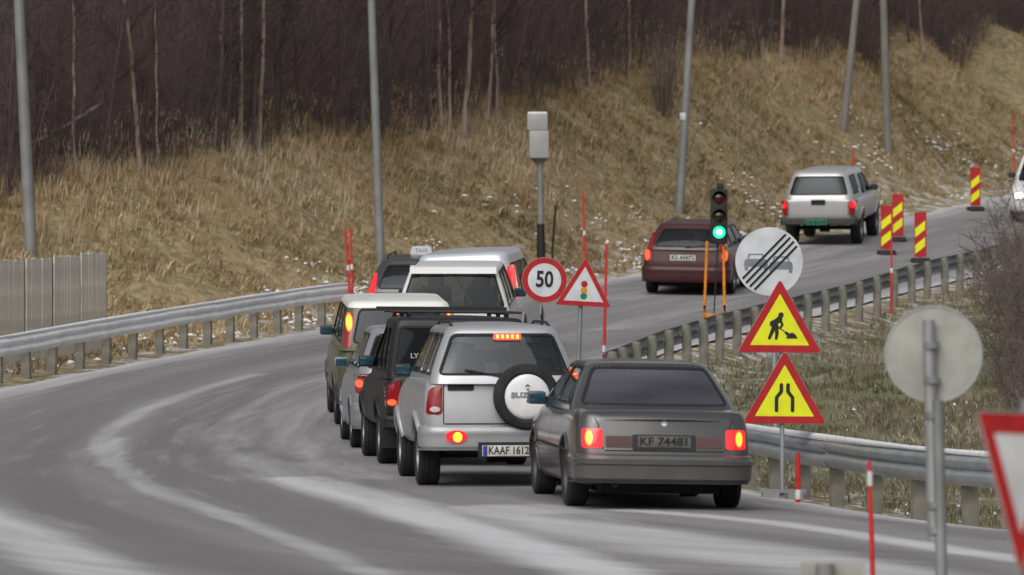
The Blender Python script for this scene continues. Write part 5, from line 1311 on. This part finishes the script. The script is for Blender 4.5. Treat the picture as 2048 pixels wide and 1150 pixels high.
# scraps of snow caught in the grass
def snow_scraps(P, zoff, smin, smax):
    mb_v = []; mb_f = []; z = GZB(P)
    for (x, y), z_ in zip(P, z):
        s_ = random.uniform(smin, smax); n_ = 7; b_ = len(mb_v); zo = random.uniform(*zoff); el = random.uniform(.5, 1.0); a0 = random.random() * 6
        for k in range(n_):
            a = a0 + 2 * math.pi * k / n_; r_ = s_ * random.uniform(.55, 1.1); mb_v.append((x + r_ * math.cos(a), y + r_ * el * math.sin(a), z_ + zo - .03))
        mb_v.append((x, y, z_ + zo + s_ * .14)); mb_f += [(b_ + k, b_ + (k + 1) % n_, b_ + n_) for k in range(n_)]
    me = bpy.data.meshes.new('snow'); me.from_pydata(mb_v, [], mb_f); me.polygons.foreach_set('use_smooth', [True] * len(mb_f)); return me
def snow_keep(P):
    d = polydist(P, LCs); c_ = polydist(P, CRs); p = np.clip(1.05 - d / 4.6, .012, 1) * np.clip((vnoise(P, 1.6, 11) - .42) * 4, 0, 1) ; return (d > .6) & (c_ < -.5) & (rng.random(len(P)) < p)
P4 = scatter(60000, -14, 28, 84, 176, snow_keep)
o = obj('snow', snow_scraps(P4, (.03, .15), .02, .09), M['snow']); tag(o, 'scraps of snow caught in the bank grass', 'snow', kind='stuff')
P5 = scatter(26000, 1, 16, 50, 130, lambda P: isl_keep(P) & (vnoise(P, 1.8, 12) > .55)); P5 = P5[rng.random(len(P5)) < .12]
o = obj('snow', snow_scraps(P5, (.0, .06), .012, .042), M['snow']); tag(o, 'specks of snow in the grass inside the bend', 'snow', kind='stuff')

# ================================================================== trees
def bark(name, a, b_, c_):
    m, n, l, b = nodes(name); tc = n.new('ShaderNodeTexCoord'); mp = n.new('ShaderNodeMapping'); mp.inputs['Scale'].default_value = (3, 3, .8); l.new(tc.outputs['Object'], mp.inputs[0])
    v = NZ(n, l, 2.2, 5, .65, mp.outputs[0]); v2 = NZ(n, l, .7, 3, .5, mp.outputs[0])
    l.new(MX(n, l, MR(n, l, v, .5, .62), MX(n, l, MR(n, l, v2, .4, .6), a, b_), c_), b.inputs['Base Color']); b.inputs['Roughness'].default_value = .85
    bp = n.new('ShaderNodeBump'); bp.inputs['Strength'].default_value = .5; bp.inputs['Distance'].default_value = .02; l.new(v, bp.inputs['Height']); l.new(bp.outputs[0], b.inputs['Normal']); return m
M['birch'] = bark('birch bark', (.36, .29, .25), (.24, .15, .11), (.09, .07, .06))
M['greybark'] = bark('grey alder bark', (.085, .068, .066), (.07, .055, .053), (.045, .038, .036))
M['twig'] = mat('purple-brown twigs', (.092, .058, .055), .85, var=.2, scale=.5, col2=(.058, .046, .045))
M['shrubtwig'] = mat('grey-brown shrub twigs', (.15, .115, .10), .85, var=.2, scale=1.2, col2=(.09, .075, .068))

def strand(V, Fc, p, q, r0, r1, n=3):
    p, q = Vector(p), Vector(q); d = (q - p).normalized(); a = Vector((0, 0, 1)) if abs(d.z) < .9 else Vector((1, 0, 0)); u = d.cross(a).normalized(); w_ = d.cross(u); b_ = len(V)
    for c_, r_ in ((p, r0), (q, r1)):
        for k in range(n): t = 2 * math.pi * k / n; V.append(c_ + (u * math.cos(t) + w_ * math.sin(t)) * r_)
    for k in range(n): Fc.append((b_ + k, b_ + (k + 1) % n, b_ + n + (k + 1) % n, b_ + n + k))

def tree_meshes(h, r0, seed, sweep=.35, nb=16):
    rd = random.Random(seed); pts = []; x = y = 0; vx = rd.uniform(-.05, .05); n_ = 14
    for k in range(n_ + 1):
        t = k / n_; pts.append(Vector((x, y, h * t))); vx += rd.uniform(-.05, .05); vx *= .9; x += vx * h / n_ * sweep * 4.5 + rd.uniform(-.02, .02); y += rd.uniform(-.05, .05)
    tm = MB(); tm.tube([pts[0] - Vector((0, 0, .3))] + pts, [r0 * 1.25] + [r0 * (1 - .85 * k / n_) for k in range(n_ + 1)], 7)
    V = []; Fc = []
    def at_t(t):
        f = t * n_; i = min(n_ - 1, int(f)); return pts[i].lerp(pts[i + 1], f - i)
    for b_ in range(nb):
        t = rd.uniform(.18, .97); p = at_t(t); az = rd.uniform(0, 2 * math.pi); ln = h * (.10 + .24 * (1 - abs(t - .5))) * rd.uniform(.5, 1.1) * .7; up = rd.uniform(.5, 1.3)
        d = Vector((math.cos(az), math.sin(az), up)).normalized(); rb = r0 * (1 - .85 * t) * .42; q = p
        segs = 4
        for s_ in range(segs):
            q2 = q + (d + Vector((rd.uniform(-.2, .2), rd.uniform(-.2, .2), rd.uniform(-.1, .2)))).normalized() * ln / segs
            strand(V, Fc, q, q2, rb * (1 - s_ / segs) + .004, rb * (1 - (s_ + 1) / segs) + .004)
            for w_ in range(4):
                dd = (d + Vector((rd.uniform(-1, 1), rd.uniform(-1, 1), rd.uniform(-.4, .9)))).normalized(); tl = rd.uniform(.25, .8); a = q.lerp(q2, rd.random()); e = a + dd * tl
                strand(V, Fc, a, e, .006, .003)
                for u_ in range(2):
                    e2 = a.lerp(e, rd.uniform(.3, .9)); strand(V, Fc, e2, e2 + (dd + Vector((rd.uniform(-1, 1), rd.uniform(-1, 1), rd.uniform(-.5, .5)))).normalized() * rd.uniform(.15, .4), .004, .002)
            q = q2
    tme = tm.mesh('trunk', 50); cm = bpy.data.meshes.new('crown'); cm.from_pydata([tuple(v) for v in V], [], Fc); return tme, cm
variants = [tree_meshes(8.5 + (i % 3) * 1.2,   .052 + .010 * (i % 2), 30 + i, nb=22) for i in range(6)]
def place_tree(px, py, v, label, grp, bk='birch', sc=1.0, rot=None, name='birch_tree', lean=0.0, cat='tree'):
    b_ = at(px, py); tme, cm = variants[v % 6]; root = empty(name, b_, rot if rot is not None else random.uniform(0, 6.28)); root.scale = (sc, sc, sc); root.rotation_euler.y = lean; tag(root, label, cat, grp)
    for nm, me_, mm in (('trunk', tme, M[bk]), ('crown', cm, M['twig'])):
        o = bpy.data.objects.new(nm, me_); COL.objects.link(o); o.parent = root
        if not me_.materials: me_.materials.append(None)
        o.material_slots[0].link = 'OBJECT'; o.material_slots[0].material = mm
    return root
GB = 'pale birches at the edge of the wood'
birches = [(152, 345, 0, .75), (282, 330, 1, .85), (318, 318, 4, .55), (428, 288, 2, .8), (484, 292, 3, .9), (516, 292, 5, .8), (884, 243, 0, .95), (898, 247, 3, .7), (928, 250, 1, 1.0), (972, 236, 2, .75), (992, 235, 4, .8), (1561, 108, 5, .9), (1848, 92, 2, .8), (1258, 120, 3, .7), (1180, 160, 5, .7)]
blab = ['pale birch just right of the lamp post behind the timber fence', 'curved birch in the dark wood above the end of the timber fence', 'thin short birch close against the curved birch above the fence',
        'straight slim birch at the left of the trio between the two tall lamp posts', 'thickest birch in the middle of the trio between the two tall lamp posts', 'forked-looking birch at the right of the trio between the two tall lamp posts',
        'leftmost birch of the close clump above the speed camera', 'small birch squeezed against the leftmost one of the speed camera clump', 'tallest rust-brown birch of the clump above the speed camera', 'slim birch behind the tallest one of the speed camera clump', 'last birch of the clump, next to the speed camera cabinet',
        'lone birch at the top of the bank between banded lamp post and slanting brace pole', 'lone birch at the bank top beyond the upright utility pole', 'small birch at the bank top beside the bare shrub', 'small birch at the wood edge straight above the speed camera']
for i, (px, py, v, s_) in enumerate(birches):
    place_tree(px, py + 20, v, blab[i], GB, 'birch', s_, R(60 * i))
GA = 'grey trees in the wood'
for i in range(60):
    px = random.uniform(-60, 2110); cy = np.interp(px, [c_[0] for c_ in CREST], [c_[1] for c_ in CREST]); py = cy - random.uniform(0, 60) 
    if py < 6: py = random.uniform(6, 40) if cy > 60 else cy - 10
    place_tree(px, py, random.randrange(6), 'thin dark bare tree in the wood ' + ('behind the timber fence' if px < 250 else 'between the two tall lamp posts' if px < 720 else 'above the speed camera' if px < 1150 else 'beyond the banded lamp post' if px < 1640 else 'beyond the utility poles'), GA, 'greybark', random.uniform(.45, .95), name='bare_tree', lean=random.uniform(-.06, .08))

# thicket: saplings and brush as one mass
def thicket(n_, depth0, depth1, hmin, hmax, rad, twigs, seed):
    rd = random.Random(seed); V = []; Fc = []; P = []
    cl = np.cumsum(np.concatenate([[0], np.linalg.norm(np.diff(CRs, axis=0), axis=1)]))
    while len(P) < n_:
        s_ = rd.uniform(0, cl[-1]); x = np.interp(s_, cl, CRs[:, 0]); y = np.interp(s_, cl, CRs[:, 1]); d = depth0 + (depth1 - depth0) * rd.random() ** 1.3
        x -= d * .25; y += d
        if abs(x * F / y) < 1200: P.append((x, y))
    z = GZ(P)
    for (x, y), z_ in zip(P, z):
        h = rd.uniform(hmin, hmax); lx = rd.gauss(.2, .5) * h * .5; ly = rd.gauss(0, .12) * h; p0 = Vector((x, y, z_ - .05)); p1 = p0 + Vector((lx * .35, ly * .35, h * .5)); p2 = p0 + Vector((lx, ly, h))
        r_ = rad * rd.uniform(.6, 1.5); strand(V, Fc, p0, p1, r_, r_ * .7); strand(V, Fc, p1, p2, r_ * .7, .003)
        for k in range(twigs):
            t = rd.uniform(.12, 1); a = p0.lerp(p1, t * 2) if t < .5 else p1.lerp(p2, t * 2 - 1); e = a + Vector((rd.gauss(.15, .5), rd.gauss(0, .4), rd.uniform(.0, .6))) * h * .26
            strand(V, Fc, a, e, .006, .0025)
            if k % 2: c_ = a.lerp(e, .5); strand(V, Fc, c_, c_ + Vector((rd.gauss(.1, .3), rd.gauss(0, .3), rd.uniform(.1, .5))) * h * .14, .004, .002)
    me = bpy.data.meshes.new('thicket'); me.from_pydata([tuple(v) for v in V], [], Fc); return me
o = obj('thicket', thicket(8000, .4, 28, 1.6, 5.5, .011, 11, 5), M['twig']); tag(o, 'dense purple-brown brushwood filling the wood', 'brushwood', kind='stuff')
o = obj('undergrowth', thicket(2200, .3, 6, .4, 1.5, .007, 6, 6), mat('rust-brown undergrowth', (.10, .06, .05), .9, var=.2, col2=(.07, .05, .045))); tag(o, 'low rust-brown undergrowth along the wood edge', 'undergrowth', kind='stuff')

# shrubs
def shrub(name, base, n_, h, spread, m, label, grp=None, twigs=12, r0=.012, seed=1, lean=0.0):
    rd = random.Random(seed); V = []; Fc = []; V2 = []; F2 = []
    for k in range(n_):
        az = rd.uniform(0, 6.28); sp_ = rd.random() ** .6 * spread; p0 = Vector((math.cos(az) * sp_ * .18, math.sin(az) * sp_ * .18, -.1)); hh_ = h * rd.uniform(.55, 1.05); top = Vector((math.cos(az) * sp_ + lean * hh_, math.sin(az) * sp_, hh_)); mid_ = p0.lerp(top, .5) + Vector((0, 0, h * .08)); rr = r0 * rd.uniform(.6, 1.4)
        strand(V, Fc, p0, mid_, rr, rr * .7, 5); strand(V, Fc, mid_, top, rr * .7, .003, 4)
        for w_ in range(twigs):
            t = rd.uniform(.2, 1); a = p0.lerp(mid_, t * 2) if t < .5 else mid_.lerp(top, t * 2 - 1); dd = Vector((rd.uniform(-1, 1), rd.uniform(-1, 1), rd.uniform(-.1, 1))).normalized(); e = a + dd * h * rd.uniform(.08, .2); strand(V2, F2, a, e, .0055, .002)
            for u_ in range(2): c_ = a.lerp(e, rd.uniform(.3, .9)); strand(V2, F2, c_, c_ + (dd + Vector((rd.uniform(-1, 1), rd.uniform(-1, 1), rd.uniform(-.3, .6)))).normalized() * h * rd.uniform(.04, .1), .004, .0015)
    root = empty(name, base); tag(root, label, 'shrub', grp)
    for nm, a, b_ in (('stems', V, Fc), ('twigs', V2, F2)):
        me = bpy.data.meshes.new(nm); me.from_pydata([tuple(v) for v in a], [], b_); obj(nm, me, m, root)
    return root
shrub('shrub', at(1328, 226), 26, 2.1, .75, M['shrubtwig'], 'bare many-stemmed shrub on the bank beside the banded lamp post', seed=3, r0=.018, twigs=10)
for i, (x, y, h, sp_, n_) in enumerate([(9.6, 106, 2.3, 1.1, 40), (8.6, 92, 2.4, 1.2, 45), (7.7, 84, 2.2, 1.1, 45), (9.3, 99, 2.6, 1.3, 45), (7.1, 76, 1.5, .9, 36), (10.8, 112, 2.6, 1.3, 40), (8.2, 88, 2.6, 1.1, 40), (6.75, 71, 1.5, .8, 40), (6.3, 66.5, 1.25, .8, 36), (8.0, 80.5, 2.3, 1.0, 40), (10.2, 108, 2.9, 1.3, 44)]):
    shrub('shrub', (x, y, gz(x, y)), n_, h, sp_, M['shrubtwig'], 'tangled leafless grey-brown shrub in the thicket inside the bend behind the give way sign', 'shrubs inside the bend', seed=20 + i, twigs=14, lean=-.05)
# fallen pale trunk propped in the wood
b_ = at(80, 300); rt_ = empty('fallen_trunk', b_); tag(rt_, 'grey dead trunk leaning across the wood edge beside the lamp post', 'dead tree')
sc = b_[1] / F; MB().tube([(-.5, .3, -.05), (.55, .1, (300 - 262) * sc + .1), ((205 - 80) * sc, 0, (300 - 208) * sc)], [.07, .06, .045], 8).build('trunk', mat('dead grey bark', (.20, .18, .185), .9, bump=.3), rt_, 40)
